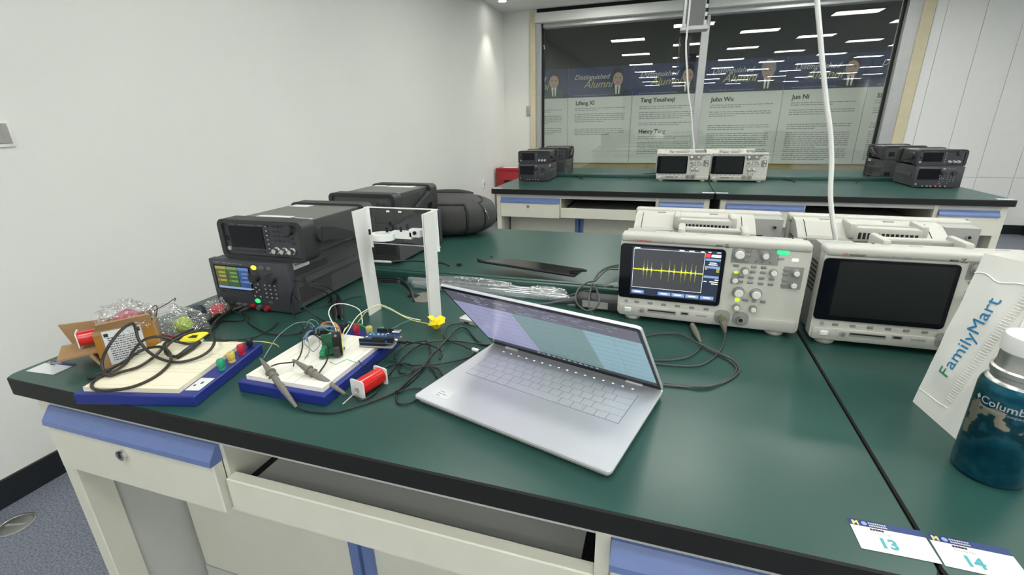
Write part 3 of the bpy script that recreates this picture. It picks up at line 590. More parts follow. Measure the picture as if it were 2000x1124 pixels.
def fgen(label, loc, rz):
    t = thing('function_generator', label, 'function generator', loc, rz, 'rubber-bumpered function generators'); W, H, D = 0.262, 0.103, 0.300
    MB().box(0.018, W-0.018, 0.02, D-0.02, 0.012, H-0.008, M_PSU).build('case', t)
    MB().box(0.020, W-0.020, 0.04, D-0.03, H-0.0085, H-0.006, M_FGB).build('lid', t)
    o = rrect(0, W, 0, H, 0.018, 4); i_ = rrect(0.014, W-0.014, 0.010, H-0.010, 0.008, 4)
    MB().ring(o, i_, 'y', -0.006, 0.042, M_RUB).build('front_bumper', t); MB().ring(o, i_, 'y', D-0.040, D+0.004, M_RUB).build('rear_bumper', t)
    MB().rbox(0.012, W-0.012, 0.0, 0.03, 0.008, H-0.008, 0.003, M_PSUF, 1).build('front_panel', t)
    MB().box(0.012, W-0.012, D-0.03, D-0.002, 0.008, H-0.008, M_PSU).build('back_panel', t)
    MB().box(0.031, 0.136, -0.002, 0.001, 0.030, 0.085, M_GLASSB).build('screen', t)
    l = MB(); l.text('KEYSIGHT', 0.0045, (0.033, -0.0003, 0.088), (1, 0, 0), (0, 0, 1), M_BTNW); l.text('33500B  Waveform Generator', 0.0045, (0.060, -0.0003, 0.088), (1, 0, 0), (0, 0, 1), M_BTNW); l.text('Trueform', 0.004, (0.122, -0.0003, 0.088), (1, 0, 0), (0, 0, 1), M_BTNW); l.build('lettering', t)
    for k in range(7): q = okey(t, 0.150, 0.088-k*0.0113, 0.011, 0.0055, M_KEYD); piece('legend', okey_legend.data, q)
    for k in range(6): okey(t, 0.042+k*0.017, 0.022, 0.013, 0.005, M_KEYD)
    for i in range(4):
        for j in range(4):
            if i == 3 and j < 2: continue
            okey(t, 0.171+i*0.0125, 0.087-j*0.0115, 0.008, 0.006, M_KEYD)
    okey(t, 0.224, 0.060, 0.010, 0.006, M_KEYD); okey(t, 0.224, 0.048, 0.010, 0.006, M_KEYD)
    MB().cyl((0.218, 0, 0.082), (0.218, -0.013, 0.082), 0.0135, M_KEYD, 22, 0.0125).build('knob', t)
    for x in (0.175, 0.199, 0.222):
        b = MB().cyl((x, 0, 0.029), (x, -0.005, 0.029), 0.0088, M_STEEL, 18).cyl((x, -0.004, 0.029), (x, -0.018, 0.029), 0.0062, M_CHROME, 18).build('bnc_socket', t)
        MB().cyl((x, -0.018, 0.029), (x, -0.0183, 0.029), 0.004, M_BTNW, 14).build('insulator', b)
    MB().cyl((0.021, 0, 0.026), (0.021, -0.003, 0.026), 0.0055, M_BTNW, 16).build('power_button', t)
    MB().box(0.017, 0.026, -0.001, 0.001, 0.047, 0.060, M_DARK).build('usb_port', t)
    # side handle arm folded backwards
    for s, x in ((-1, 0.0), (1, W)):
        a = MB().cyl((x-s*0.012, 0.055, 0.062), (x+s*0.010, 0.055, 0.062), 0.020, M_RUB, 20)
        a.prism([(0.045, 0.046), (0.075, 0.043), (0.180, 0.022), (0.186, 0.030), (0.178, 0.042), (0.085, 0.076), (0.055, 0.080)], 'x', x+(0.001 if s > 0 else -0.012), x+(0.012 if s > 0 else -0.001), M_RUB); a.build('handle_arm', t)
    for x, m in ((0.018, M_VENTG), (W-0.018, M_VENTG)):
        s = -1 if x < 0.1 else 1; MB().box(min(x, x+s*.0006), max(x, x+s*.0006), 0.10, 0.235, 0.030, 0.085, m).build('vent_area', t)
    # back panel sockets and top labels
    for x, z in ((0.04, 0.07), (0.07, 0.07), (0.10, 0.07), (0.04, 0.035), (0.07, 0.035)): MB().cyl((x, D-0.002, z), (x, D+0.012, z), 0.0065, M_CHROME, 14).build('rear_bnc', t)
    MB().box(0.19, 0.225, D-0.002, D+0.002, 0.03, 0.06, M_DARK).build('mains_inlet', t)
    for x0, x1, y0, y1 in ((0.055, 0.165, 0.050, 0.088), (0.180, 0.235, 0.046, 0.072), (0.03, 0.095, 0.222, 0.252)): MB().box(x0, x1, y0, y1, H-0.006, H-0.0056, M_PAPER).build('asset_label', t)
    return t
PS = psu('switched-on power supply with coloured readouts and a lit yellow button', (-1.436, 0.417, TZ), 0, True)
PS0 = psu('dark power supply on the near bench behind the raised strip, back turned', (-1.150, 1.215, TZ), PI)
FG = fgen('grey function generator on top of the switched-on power supply', (-1.398, 0.440, TZ+0.1345), 0.02)
dup(FG, (-1.160, 1.205, TZ+0.1345), PI, 'function generator next to the black backpack, back turned')
bpy.data.objects.remove(okey_legend)
pairs = [((-1.462, 3.285), 0.0, 'at the left end of the far bench, front turned this way'), ((-1.16, YF+1.30), PI, 'behind the others at the left end of the far bench'),
         ((1.225, 3.28), 0.0, 'at the right end of the far bench, nearest this way'), ((1.46, YF+1.30), PI, 'behind the others at the right end of the far bench')]
for (x, y), rz, s in pairs:
    dup(PS0, (x, y, TZ), rz, 'dark power supply '+s)
    dx = -0.004 if abs(rz) < 1 else 0.004
    dup(FG, (x+dx, y+(0.02 if abs(rz) < 1 else -0.01), TZ+0.1345), rz, 'function generator stacked '+s)
# ------------------------------------------------------------------ laptop
def Q(ox, oy, s): return lambda x, y, h=0.0: T(ox+x/s, oy+y/s, h)
M_LAP = mat('silver_aluminium', (0.66, 0.66, 0.70), 0.42, 0.35, var=0.015, bump=0.01, bscale=1500); M_LAPK = mat('silver_keycap', (0.66, 0.66, 0.70), 0.45, 0.2)
M_LAPG = mat('keyboard_gap_grey', (0.20, 0.20, 0.23), 0.5)
t = thing('laptop', 'slim silver laptop standing half open on the green desk', 'laptop', (-0.693, 0.148, TZ), -0.271)
LW, LD = 0.358, 0.240
b = MB().prism(rrect(0, LW, 0, LD, 0.007, 4), 'z', 0.0095, 0.0135, M_LAP).prism(rrect(0.0012, LW-0.0012, 0.0012, LD-0.0012, 0.006, 4), 'z', 0.0135, 0.0142, M_LAP)
b.prism(rrect(0.004, LW-0.004, 0.005, LD-0.004, 0.006, 4), 'z', 0.002, 0.0095, M_KNOBS); base = b.build('base', t)
for x in (0.03, LW-0.05): MB().box(x, x+0.02, 0.02, LD-0.02, 0, 0.002, M_RUB).build('foot_strip', base)
MB().box(0.0285, 0.3275, 0.1065, 0.1995, 0.0141, 0.0144, M_LAPG).build('keyboard_well', base)
rows = [[1]*13+[2.0], [1.5]+[1]*12+[1.5], [1.8]+[1]*11+[2.2], [2.3]+[1]*10+[2.7], [1.15, 1.0, 1.15, 1.15, 5.3, 1.15, 1.15, 1.0, 1.0, 1.1]]
kz = 0.0144
for j, row in enumerate(rows):
    tot = sum(row); x = 0.029; yk1 = 0.1992-j*0.01846; yk0 = yk1-0.01846
    for wk in row:
        ww = wk/tot*0.298
        MB().box(x+0.0005, x+ww-0.0005, yk0+0.0005, yk1-0.0005, kz, kz+0.0004, M_LAPK).build('key', base); x += ww
MB().box(0.262, 0.2625, 0.107, 0.125, kz+.0004, kz+.0005, M_LAPG).build('key_split', base)
E_DOT = emat('touch_row_light', (0.9, 0.9, 0.9), 0.8)
for k in range(16): MB().box(0.042+k*0.018-0.002, 0.042+k*0.018+0.002, 0.2125, 0.2150, 0.0142, 0.0144, E_DOT).build('touch_key', base)
st = MB().box(-0.017, 0.017, -0.0115, 0.0115, 0.0142, 0.0145, M_PAPER); st.xf(Matrix.Translation((0.041, 0.030, 0))).build('sticker', base)
s = MB()
for k, ww in enumerate((0.010, 0.018, 0.008)): s.box(0.031, 0.031+ww, 0.034-k*0.006, 0.0355-k*0.006, 0.0145, 0.0146, M_GREYI)
s.build('sticker_print', base)
an = math.radians(49); ML = Matrix.Translation((0, 0.235, 0.0135)) @ Matrix(((1, 0, 0, 0), (0, -math.cos(an), -math.sin(an)*-1, 0), (0, math.sin(an), math.cos(an), 0), (0, 0, 0, 1)))
# lid axes: x, v along the lid, n = outward (back of the lid)
lid = MB().prism(rrect(0, LW, 0, 0.233, 0.007, 4), 'z', 0.0006, 0.0052, M_LAP); lo = lid.xf(ML).build('lid', t)
MB().prism(rrect(0.002, LW-0.002, 0.003, 0.231, 0.006, 4), 'z', -0.0004, 0.0008, M_GLASSB).xf(ML).build('screen_glass', lo)
def emg(n, c, s):
    m = mat(n, c, 0.15, emit=c, es=s, var=-1); return m
scr = MB(); zs = -0.0008
A1 = emg('screen_lavender', (0.27, 0.27, 0.42), 0.6); A2 = emg('screen_teal', (0.14, 0.22, 0.22), 0.6); A3 = emg('screen_pale_blue', (0.20, 0.32, 0.37), 0.6); A4 = emg('screen_mauve', (0.085, 0.08, 0.105), 0.75); A5 = emg('screen_ink', (0.15, 0.19, 0.24), 0.65); A6 = emg('screen_taskbar', (0.03, 0.035, 0.045), 0.8)
for x0, x1, v0, v1, m in ((0.006, 0.130, 0.034, 0.188, A1), (0.130, 0.260, 0.034, 0.188, A2), (0.260, 0.352, 0.034, 0.188, A3), (0.006, 0.352, 0.188, 0.225, A4), (0.006, 0.352, 0.020, 0.034, A6)):
    scr.box(x0, x1, v0, v1, zs, zs+0.0003, m)
so_ = scr.xf(ML).build('screen', lo)
rn = random.Random(7); l = MB()
for k in range(8): v = 0.05+k*0.018; l.box(0.02, 0.345, v, v+0.0006, zs-0.0003, zs-0.0001, A5)
for k in range(7): x = 0.03+k*0.046; l.box(x, x+0.0004, 0.045, 0.180, zs-0.0003, zs-0.0001, A5)
for k in range(60): x = rn.uniform(0.02, 0.33); v = rn.choice([0.194, 0.200, 0.206, 0.213, 0.219]); l.box(x, x+rn.uniform(.004, .015), v, v+0.0015, zs-0.0003, zs-0.0001, A1 if k % 2 else A5)
for k in range(12): x = 0.12+k*0.011; l.box(x, x+0.006, 0.0245, 0.030, zs-0.0003, zs-0.0001, (A1, A2, A3)[k % 3])
l.xf(ML).build('screen_print', lo)
for x in (0.035, 0.293): MB().cyl((x, 0.2345, 0.0145), (x+0.03, 0.2345, 0.0145), 0.0042, M_LAP, 12).build('hinge', base)
# ------------------------------------------------------------------ prototyping boards
M_BBLUE = mat('royal_blue_board', (0.012, 0.025, 0.20), 0.35, var=0.06); M_BW = mat('cream_breadboard', (0.74, 0.70, 0.56), 0.6); M_BW2 = mat('white_breadboard', (0.78, 0.76, 0.70), 0.6)
def hole_mat(name, base):
    m = mat(name, base, 0.6, var=-1); nt = m.node_tree; b = nt.nodes['Principled BSDF']; tc = nt.nodes.new('ShaderNodeTexCoord')
    v = nt.nodes.new('ShaderNodeTexVoronoi'); v.inputs['Scale'].default_value = 394; v.inputs['Randomness'].default_value = 0; v.distance = 'CHEBYCHEV'
    r = nt.nodes.new('ShaderNodeValToRGB'); r.color_ramp.elements[0].position = 0.17; r.color_ramp.elements[0].color = tuple(c*0.45 for c in base)+(1,); r.color_ramp.elements[1].position = 0.22; r.color_ramp.elements[1].color = tuple(base)+(1,)
    nt.links.new(tc.outputs['Object'], v.inputs['Vector']); nt.links.new(v.outputs['Distance'], r.inputs[0]); nt.links.new(r.outputs[0], b.inputs['Base Color']); return m
M_BWH = hole_mat('cream_breadboard_holes', (0.76, 0.71, 0.55)); M_BW2H = hole_mat('white_breadboard_holes', (0.80, 0.77, 0.70))
PC = {'g': mat('green_post', (0.02, 0.30, 0.16), 0.35), 'y': mat('yellow_post', (0.62, 0.48, 0.10), 0.35), 'r': mat('red_post', (0.45, 0.02, 0.04), 0.35), 'k': mat('black_post', (0.012, 0.012, 0.03), 0.35)}
def board(label, loc, rz, L, D, m, posts, strip):
    # strip side carries the posts: local x from L-strip to L
    t = thing('prototyping_board', label, 'breadboard', loc, rz); MB().rbox(0, L, 0, D, 0.0, 0.020, 0.0015, M_BBLUE, 1).build('base_plate', t)
    x0, x1, y0, y1 = 0.012, L-strip, 0.010, D-0.010
    n = 7; ws = [1, 4.2, 1, 4.2, 1, 4.2, 1]; tot = sum(ws); y = y0
    for w_ in ws:
        dy = w_/tot*(y1-y0)
        s = MB().box(x0, x1, y+0.0003, y+dy-0.0003, 0.020, 0.0285, m)
        o = s.build('breadboard_strip', t)
        if w_ > 2: MB().box(x0+0.001, x1-0.001, y+dy/2-0.0016, y+dy/2+0.0016, 0.0285, 0.0287, M_OSCG if False else M_BW).build('centre_groove', o)
        y += dy
    for i, (c, py) in enumerate(posts):
        p = MB().lathe([(0.0065, 0.020), (0.0065, 0.023), (0.0045, 0.024), (0.0045, 0.026), (0.0068, 0.027), (0.0075, 0.038), (0.0062, 0.041), (0.003, 0.041), (0.003, 0.036)], PC[c], 18, (L-strip/2+0.004, py, 0)).build('binding_post', t)
        MB().lathe([(0.003, 0.0395), (0.003, 0.0402)], M_STEEL, 12, (L-strip/2+0.004, py, 0)).build('post_socket', p)
    return t
FL1 = T(141, 771, 0.02); FR1 = T(378, 776, 0.02); a1 = math.atan2(FR1.y-FL1.y, FR1.x-FL1.x)
B1 = board('blue prototyping board with cream breadboard, under the looped black cable', (FL1.x, FL1.y, TZ), a1, (FR1-FL1).length, 0.205, M_BWH, [('g', 0.095), ('y', 0.125), ('r', 0.157), ('k', 0.185)], 0.034)
MB().box(0, 0.026, 0, 0.042, 0.020, 0.0204, M_PAPER).xf(Matrix.Translation(((FR1-FL1).length-0.031, 0.020, 0))).build('paper_label', B1)
MB().box(0.004, 0.008, 0.014, 0.019, 0.0204, 0.0206, M_BLACKI).box(0.012, 0.016, 0.022, 0.029, 0.0204, 0.0206, M_BLACKI).xf(Matrix.Translation(((FR1-FL1).length-0.031, 0.020, 0))).build('label_print', B1)
FL2 = T(473, 740, 0.02); FR2 = T(632, 776, 0.02); BR2 = T(782, 655, 0.02)
d2 = (BR2-FR2); a2 = math.atan2(d2.y, d2.x); L2 = d2.length; W2 = (FR2-FL2).length
B2 = board('blue prototyping board with white breadboard carrying wired circuit boards', (FR2.x, FR2.y, TZ), a2, L2, W2, M_BW2H, [('g', 0.035), ('y', 0.065), ('r', 0.098), ('k', 0.13)], 0.044)
def b2(u, v, h=0.0):                                     # u to the back, v to the left, from the front right corner of the second board
    return Vector((FR2.x+u*math.cos(a2)-v*math.sin(a2), FR2.y+u*math.sin(a2)+v*math.cos(a2), TZ+h))
# microcontroller board
M_PCB = mat('blue_pcb', (0.02, 0.07, 0.22), 0.35, var=0.1, scale=80); M_PCBG = mat('green_pcb', (0.02, 0.13, 0.06), 0.35, var=0.2, scale=90)
p0 = T(702, 676, 0.032); p1_ = T(764, 679, 0.032); am = math.atan2(p1_.y-p0.y, p1_.x-p0.x)
t = thing('microcontroller_board', 'blue microcontroller board with silver USB socket on the second breadboard', 'circuit board', (p0.x, p0.y, TZ+0.0287), am)
MB().rbox(0, 0.0686, 0, 0.0534, 0.010, 0.0116, 0.0005, M_PCB, 1).build('board', t); MB().rbox(-0.001, 0.070, -0.001, 0.054, 0.0, 0.004, 0.001, M_OSCG, 1).build('tray', t)
MB().box(0.0, 0.054, 0.001, 0.004, 0.004, 0.0185, M_DARK).build('pin_header', t); MB().box(0.018, 0.040, 0.049, 0.0525, 0.0116, 0.020, M_DARK).build('pin_header', t); MB().box(0.043, 0.066, 0.049, 0.0525, 0.0116, 0.020, M_DARK).build('pin_header', t)
MB().rbox(0.058, 0.0745, 0.032, 0.044, 0.0116, 0.0225, 0.0008, M_CHROME, 1).build('usb_socket', t); MB().rbox(0.058, 0.0705, 0.003, 0.012, 0.0116, 0.0225, 0.0008, M_DARK, 1).build('power_jack', t)
MB().box(0.020, 0.055, 0.014, 0.022, 0.0116, 0.015, M_DARK).build('chip', t)
for x, y in ((0.012, 0.028), (0.010, 0.016), (0.048, 0.035)): MB().lathe([(0.003, 0.0116), (0.003, 0.017), (0.002, 0.0175)], M_CHROME, 12, (x, y, 0)).build('capacitor', t)
for x in (0.024, 0.033, 0.041): MB().box(x, x+0.004, 0.036, 0.040, 0.0116, 0.0135, M_BTNW).build('component', t)
for x, y in ((0.002, 0.003), (0.066, 0.003), (0.066, 0.05), (0.002, 0.05)): MB().cyl((x, y, 0.0), (x, y, 0.0101), 0.0015, M_STEEL, 8).build('standoff', t)
# driver module on the board
p0 = T(624, 704, 0.0287); p1_ = T(662, 700, 0.0287); am = math.atan2(p1_.y-p0.y, p1_.x-p0.x)
t = thing('driver_module', 'small green driver module with black heat sink plate and capacitor', 'circuit board', (p0.x, p0.y, TZ+0.0287), am)
MB().box(0, 0.043, 0, 0.038, 0.003, 0.0046, M_PCBG).build('board', t)
for y in (0.004, 0.02): MB().rbox(0.001, 0.010, y, y+0.014, 0.0046, 0.0146, 0.0008, mat('green_terminal', (0.02, 0.22, 0.10), 0.4), 1).build('terminal_block', t)
MB().rbox(0.0, 0.030, 0.037, 0.0395, 0.0, 0.036, 0.0005, M_PCBG, 1).build('upright_board', t)
MB().rbox(0.026, 0.043, 0.012, 0.016, 0.0046, 0.050, 0.001, M_RUB, 1).build('heat_sink', t)
MB().rbox(0.0275, 0.0415, 0.0085, 0.012, 0.006, 0.040, 0.001, M_DARK, 1).build('transistor', t); MB().cyl((0.0335, 0.012, 0.043), (0.0335, 0.0105, 0.043), 0.0025, M_STEEL, 12).build('screw', t)
c_ = MB().lathe([(0.0058, 0.0046), (0.0058, 0.0225), (0.005, 0.0235)], M_RUB, 18, (0.034, 0.001, 0)).build('capacitor', t); MB().lathe([(0.0048, 0.0235), (0.0048, 0.0238)], M_STEEL, 16, (0.034, 0.001, 0)).build('capacitor_top', c_)
for x in (0.013, 0.018, 0.022): MB().box(x, x+0.003, 0.004, 0.008, 0.0046, 0.0066, M_DARK).build('component', t)
for x in (0.003, 0.040):
    for y in (0.003, 0.035): MB().cyl((x, y, 0), (x, y, 0.003), 0.0012, M_STEEL, 8).build('pin', t)
# a black header block bristling with jumper wires behind the driver module
c3 = Q(460, 560, 4.0); c6 = Q(560, 560, 9.37)
hp = c6(600, 860, 0.0287)
t = thing('sensor_module', 'small black pin header block bristling with jumper wires', 'circuit board', (hp.x, hp.y, TZ+0.0287), a2)
MB().rbox(-0.012, 0.012, -0.02, 0.02, 0.0, 0.012, 0.001, M_DARK, 1).build('block', t)
MB().box(-0.009, 0.009, -0.017, 0.017, 0.012, 0.0135, M_PCB).build('board', t)
for k in range(7): MB().box(-0.007, -0.005, -0.015+k*0.005, -0.0135+k*0.005, 0.0135, 0.019, M_STEEL).build('pin', t)
WC = {n: mat('wire_'+n, c, 0.4, var=-1) for n, c in dict(white=(0.66, 0.74, 0.62), cream=(0.70, 0.68, 0.42), orange=(0.75, 0.25, 0.09), yellow=(0.70, 0.62, 0.16), green=(0.05, 0.36, 0.20), blue=(0.06, 0.13, 0.28), grey=(0.17, 0.24, 0.24), black=(0.012, 0.013, 0.013), teal=(0.09, 0.27, 0.24)).items()}
def wire(pts, col, label, r=0.0009, cat='wire', name='jumper_wire'): return cable(name, pts, r, WC[col], label, cat, 'jumper wires of the breadboard circuit', 8, 6)
wire([c6(910, 900, .05), c6(890, 760, .065), c6(800, 590, .075), c6(770, 470, .082), c6(830, 360, .085), c6(960, 315, .08), c6(1150, 340, .07), c6(1330, 430, .055), c6(1380, 600, .035), c6(1385, 690, .03)], 'white', 'pale green wire looping high over the second breadboard', .0012)
wire([c6(1385, 690, .03), c6(1230, 680, .04), c6(1130, 640, .045)], 'green', 'short green wire leading to the yellow binding post')
wire([c6(1110, 930, .032), c6(1030, 960, .036), c6(1130, 800, .045), c6(1250, 600, .06), c6(1390, 470, .07), T(738, 596, .06), T(760, 602, .045), T(790, 618, .02), T(822, 626, .008)], 'white', 'long pale wire arching from the board to the yellow tape', .0011)
wire([c6(1300, 660, .04), c6(1390, 540, .055), c6(1450, 470, .062), T(738, 598, .055), T(762, 605, .04), T(800, 624, .015), T(838, 633, .006)], 'yellow', 'long yellow-green wire arching from the board to the yellow tape', .0009)
wire([c6(1030, 860, .034), c6(1070, 770, .04), c6(1115, 740, .042)], 'white', 'short pale wire beside the yellow binding post')
for k, dx in enumerate((0, 22, 45)):
    wire([c6(620+dx, 720, .05), c6(660+dx, 670, .055), c6(740+dx, 648, .06), c6(850+dx*.8, 670, .058), c6(930+dx*.6, 760, .05), c6(985+dx*.4, 900, .035)], 'orange', 'orange jumper wire, %s of three in an arch' % ('first', 'middle', 'last')[k])
wire([c6(1015, 1000, .03), c6(985, 890, .05), c6(940, 800, .058), c6(900, 730, .06)], 'cream', 'cream wire rising along the black heat sink')
wire([c3(845, 540, .03), c3(838, 470, .05), c3(830, 400, .06), c3(850, 350, .055), c3(885, 300, .05)], 'yellow', 'yellow wire running up beside the heat sink to the post')
for k, (c, d) in enumerate((('green', 0), ('teal', 20), ('yellow', 40), ('green', 60), ('blue', 80), ('teal', 100))):
    wire([c6(470+d*.6, 830-d*.3, .045), c6(540+d, 770-d*.2, .055+.002*k), c6(640+d, 740+d*.5, .06), c6(730+d, 800+d*.2, .052), c6(850, 800+d*.2, .045), c6(900, 880, .04)], c, 'tangled %s jumper wire, strand %s of the bundle' % (c, ('lowest', 'second', 'third', 'fourth', 'fifth', 'topmost')[k]))
for k, d in enumerate((0, 30, 60, 85)):
    wire([c6(440+d, 800, .05), c6(390+d*.6, 830, .055), c6(340+d*.4, 900, .05), c6(300+d, 960+d*.5, .045)], 'blue' if k % 2 else 'grey', 'short curved jumper wire at the board edge, %s' % ('leftmost', 'second from left', 'third from left', 'fourth from left')[k], .0012)
for k, (c, x0, x1, hh) in enumerate((('black', 560, 900, .058), ('blue', 590, 870, .066), ('teal', 520, 830, .072), ('black', 480, 760, .062), ('grey', 540, 930, .078))):
    wire([c6(x0, 860, .040), c6(x0+30, 760, hh), c6((x0+x1)/2, 690+k*12, hh+.006), c6(x1-20, 720+k*8, hh-.006), c6(x1, 820, .034)], c, 'dark jumper wire arching at the back of the breadboard, %s of five' % ('first', 'second', 'third', 'fourth', 'fifth')[k], .0011)
wire([c5p for c5p in (T(515, 700, .05), T(527, 680, .06), T(545, 655, .065), T(575, 633, .065), T(602, 630, .06), T(615, 640, .05))], 'grey', 'thin grey wire arching from the left probe tip to the bundle', .0008)
wire([c6(390, 790, .05), c6(370, 690, .065), c6(430, 610, .075), c6(530, 630, .07), c6(585, 700, .06)], 'grey', 'small upright loop of grey wire over the bundle', .0008)
wire([c6(330, 930, .045), c6(320, 1040, .04), c6(400, 1110, .045), T(612, 687, .04), T(624, 675, .04), c6(600, 1000, .045), c6(560, 880, .05)], 'grey', 'grey wire hanging in a round loop over the breadboard', .0007)
wire([c6(400, 1000, .04), c6(410, 1110, .032), T(603, 690, .03), T(595, 700, .033)], 'grey', 'thin grey wire trailing down to the right probe tip', .0007)
wire([c6(440, 830, .05), c6(590, 940, .055), c6(690, 1040, .055), T(640, 678, .05), T(641, 696, .045), T(636, 710, .04), T(624, 728, .035)], 'black', 'thick black wire curving from the bundle to the right probe', .0016)
wire([c6(270, 920, .045), c6(290, 1050, .045), T(590, 682, .045), T(585, 697, .043), T(575, 707, .042), T(545, 711, .042), T(530, 716, .035)], 'black', 'thick black wire curving from the bundle to the left probe', .0014)
wire([c6(260, 860, .045), c6(330, 770, .06), c6(380, 750, .055)], 'black', 'short thick black lead at the bundle edge', .003)
wire([T(643, 707, .033), T(655, 712, .033), T(665, 708, .035), T(677, 703, .036), T(684, 705, .034), T(700, 710, .03)], 'green', 'thin dark green wire lying across the front of the breadboard', .0007)
wire([T(700, 705, .032), T(714, 716, .02), T(740, 706, .005), T(770, 707, .003), T(790, 712, .003)], 'black', 'thin black wire leaving the board towards the red coil', .0010)
wire([c6(1230, 680, .042), c6(1350, 700, .05), c6(1450, 760, .055), T(725, 648, .055), T(732, 655, .05)], 'green', 'green wire running into the microcontroller headers')
wire([T(752, 648, .03), T(770, 640, .012), T(790, 630, .006), T(815, 622, .004)], 'teal', 'thin teal wire lying between the board and the stand', .0008)
wire([T(466, 676, .022), T(478, 669, .03), T(500, 667, .035), T(520, 669, .035), T(538, 673, .03), T(545, 678, .022)], 'yellow', 'short yellow wire at the corner of the first board')
# ------------------------------------------------------------------ oscilloscope probes
M_PROBE = mat('warm_grey_probe', (0.16, 0.15, 0.13), 0.5)
def probe(tip, tail, label):
    tip = Vector(tip); tail = Vector(tail); L = (tail-tip).length
    t = thing('oscilloscope_probe', label, 'probe', tuple(tip)); q = tail-tip; o = Vector((0, 0, 0))
    k = 0.001
    MB().axial(o, q, [(0, .0008), (.02, .0022), (.22, .0052), (.30, .0058)], M_PROBE).build('hook_sleeve', t)
    MB().axial(o, q, [(.295, .0070), (.305, .0092), (.325, .0092), (.33, .0055), (.385, .0055), (.39, .0086), (.41, .0086), (.42, .0060)], M_PROBE, 18).build('finger_guard', t)
    MB().axial(o, q, [(.42, .0056), (.50, .0060), (.70, .0056), (.78, .0044)], M_PROBE).build('body', t)
    sr = MB(); sr.axial(o, q, [(.78, .0045), (.98, .0026), (1.0, .0024)], M_PROBE); sr.build('strain_relief', t)
    for i in range(7): MB().axial(o, q, [(.80+i*.026, .0048-i*.0003), (.812+i*.026, .0048-i*.0003)], M_PROBE, 12).build('relief_rib', t)
    return t
PT1 = T(579, 796, .005); PT2 = T(674, 770, .012)
probe(T(508, 700, .046), PT1, 'grey probe hanging over the front edge of the second board')
probe(T(572, 703, .052), PT2, 'grey probe lying across the white breadboard to the red coil')
MB_hook = cable('probe_hook', [T(572, 703, .052), T(574, 710, .042), T(573, 716, .034)], .0012, M_CABLE, 'small black hook clip hanging from the right probe tip', 'clip')
# ------------------------------------------------------------------ red coils with white end plates
M_COIL = mat('red_coil_tape', (0.60, 0.015, 0.012), 0.22, var=0.1, scale=60, coat=0.4); M_PLATE = mat('white_nylon', (0.72, 0.72, 0.70), 0.4)
def coil(label, p0, p1, rod=0.03, tilt=0.0):
    p0 = Vector(p0); p1 = Vector(p1); a = math.atan2(p1.y-p0.y, p1.x-p0.x); L = 0.057
    t = thing('red_coil', label, 'coil', tuple(p0), a)
    for x in (0, L-0.002): MB().prism(rrect(-0.0165, 0.0165, 0.0, 0.033, 0.004, 3), 'x', x, x+0.002, M_PLATE).build('end_plate', t)
    MB().prism(rrect(-0.0145, 0.0145, 0.002, 0.031, 0.0125, 6), 'x', 0.002, L-0.002, M_COIL).build('winding', t)
    MB().prism(rrect(-0.0045, 0.0045, 0.010, 0.019, 0.001, 1), 'x', -0.0012, 0.0, M_KNOBS).build('bore', t)
    if rod: MB().cyl((-rod, -0.002, 0.006), (0.01, 0, 0.0145), 0.0016, M_CHROME, 10).build('rod', t)
    return t
coil('red coil with silver rod lying in front of the second board', T(700, 776, 0), T(745, 748, 0), 0.036)
# ------------------------------------------------------------------ clear-and-white acrylic stand
M_ACW = mat('frosted_acrylic', (0.70, 0.70, 0.68), 0.35, var=0.02); M_ACE = mat('acrylic_edge_white', (0.80, 0.82, 0.80), 0.3)
M_ACC = glassy('clear_acrylic', (0.62, 0.63, 0.65), 0.05)
t = thing('acrylic_stand', 'white-legged acrylic stand with clear top plate on the green desk', 'stand', (0, 0, TZ))
for s, (x, xt) in enumerate(((-0.9955, -1.0060), (-0.8255, -0.8225))):
    o = 0.0015
    for k in range(2 if s else 1):
        xx = x+k*0.004; xq = xt+k*0.004
        v = [(xx-o, .465, 0), (xx+o, .465, 0), (xx+o, .517, 0), (xx-o, .517, 0), (xq-o, .465, .264), (xq+o, .465, .264), (xq+o, .517, .264), (xq-o, .517, .264)]
        MB().add(v, [(0, 3, 2, 1), (4, 5, 6, 7), (0, 1, 5, 4), (1, 2, 6, 5), (2, 3, 7, 6), (3, 0, 4, 7)], M_ACW).build('leg', t)
    MB().box(xt-0.004, xt+0.010, .517, .5205, .165, .266, M_ACE).build('mount_flange', t)
MB().box(-1.004, -0.812, .521, .524, .176, .264, M_ACC).build('top_plate', t)
MB().box(-1.004, -0.812, .5205, .5245, .264, .2665, M_ACE).build('plate_edge', t); MB().box(-1.004, -0.812, .5205, .5245, .1745, .176, M_ACE).build('plate_edge', t)
br = MB().ring([(-.958+.030*math.cos(a), .492+.024*math.sin(a)) for a in [2*PI*k/20 for k in range(20)]], [(-.958+.021*math.cos(a), .492+.016*math.sin(a)) for a in [2*PI*k/20 for k in range(20)]], 'z', .182, .197, M_ACE).box(-.940, -.885, .500, .520, .184, .200, M_ACE).rbox(-.892, -.862, .500, .5205, .188, .208, .002, M_ACE, 1).xf(Matrix.Translation((.010, 0, .012))).build('clamp_bracket', t)
for x, y, z in ((-.972, .476, .209), (-.945, .508, .209), (-.905, .506, .212)): MB().cyl((x, y, z-.001), (x, y, z+.012), .0028, M_DARK, 10).build('bolt', br)
MB().cyl((-.865, .5, .212), (-.865, .497, .212), .0045, M_DARK, 12).build('bolt', br)
for x in (-.945, -.912): MB().box(x-.004, x+.004, .5195, .521, .255, .259, M_WHITE).build('clip', t)
e = MB().box(-.8245, -.8240, .470, .510, .206, .209, M_GREYI); e.box(-.8245, -.8240, .468, .476, .200, .214, M_GREYI); e.build('printed_mark', t)
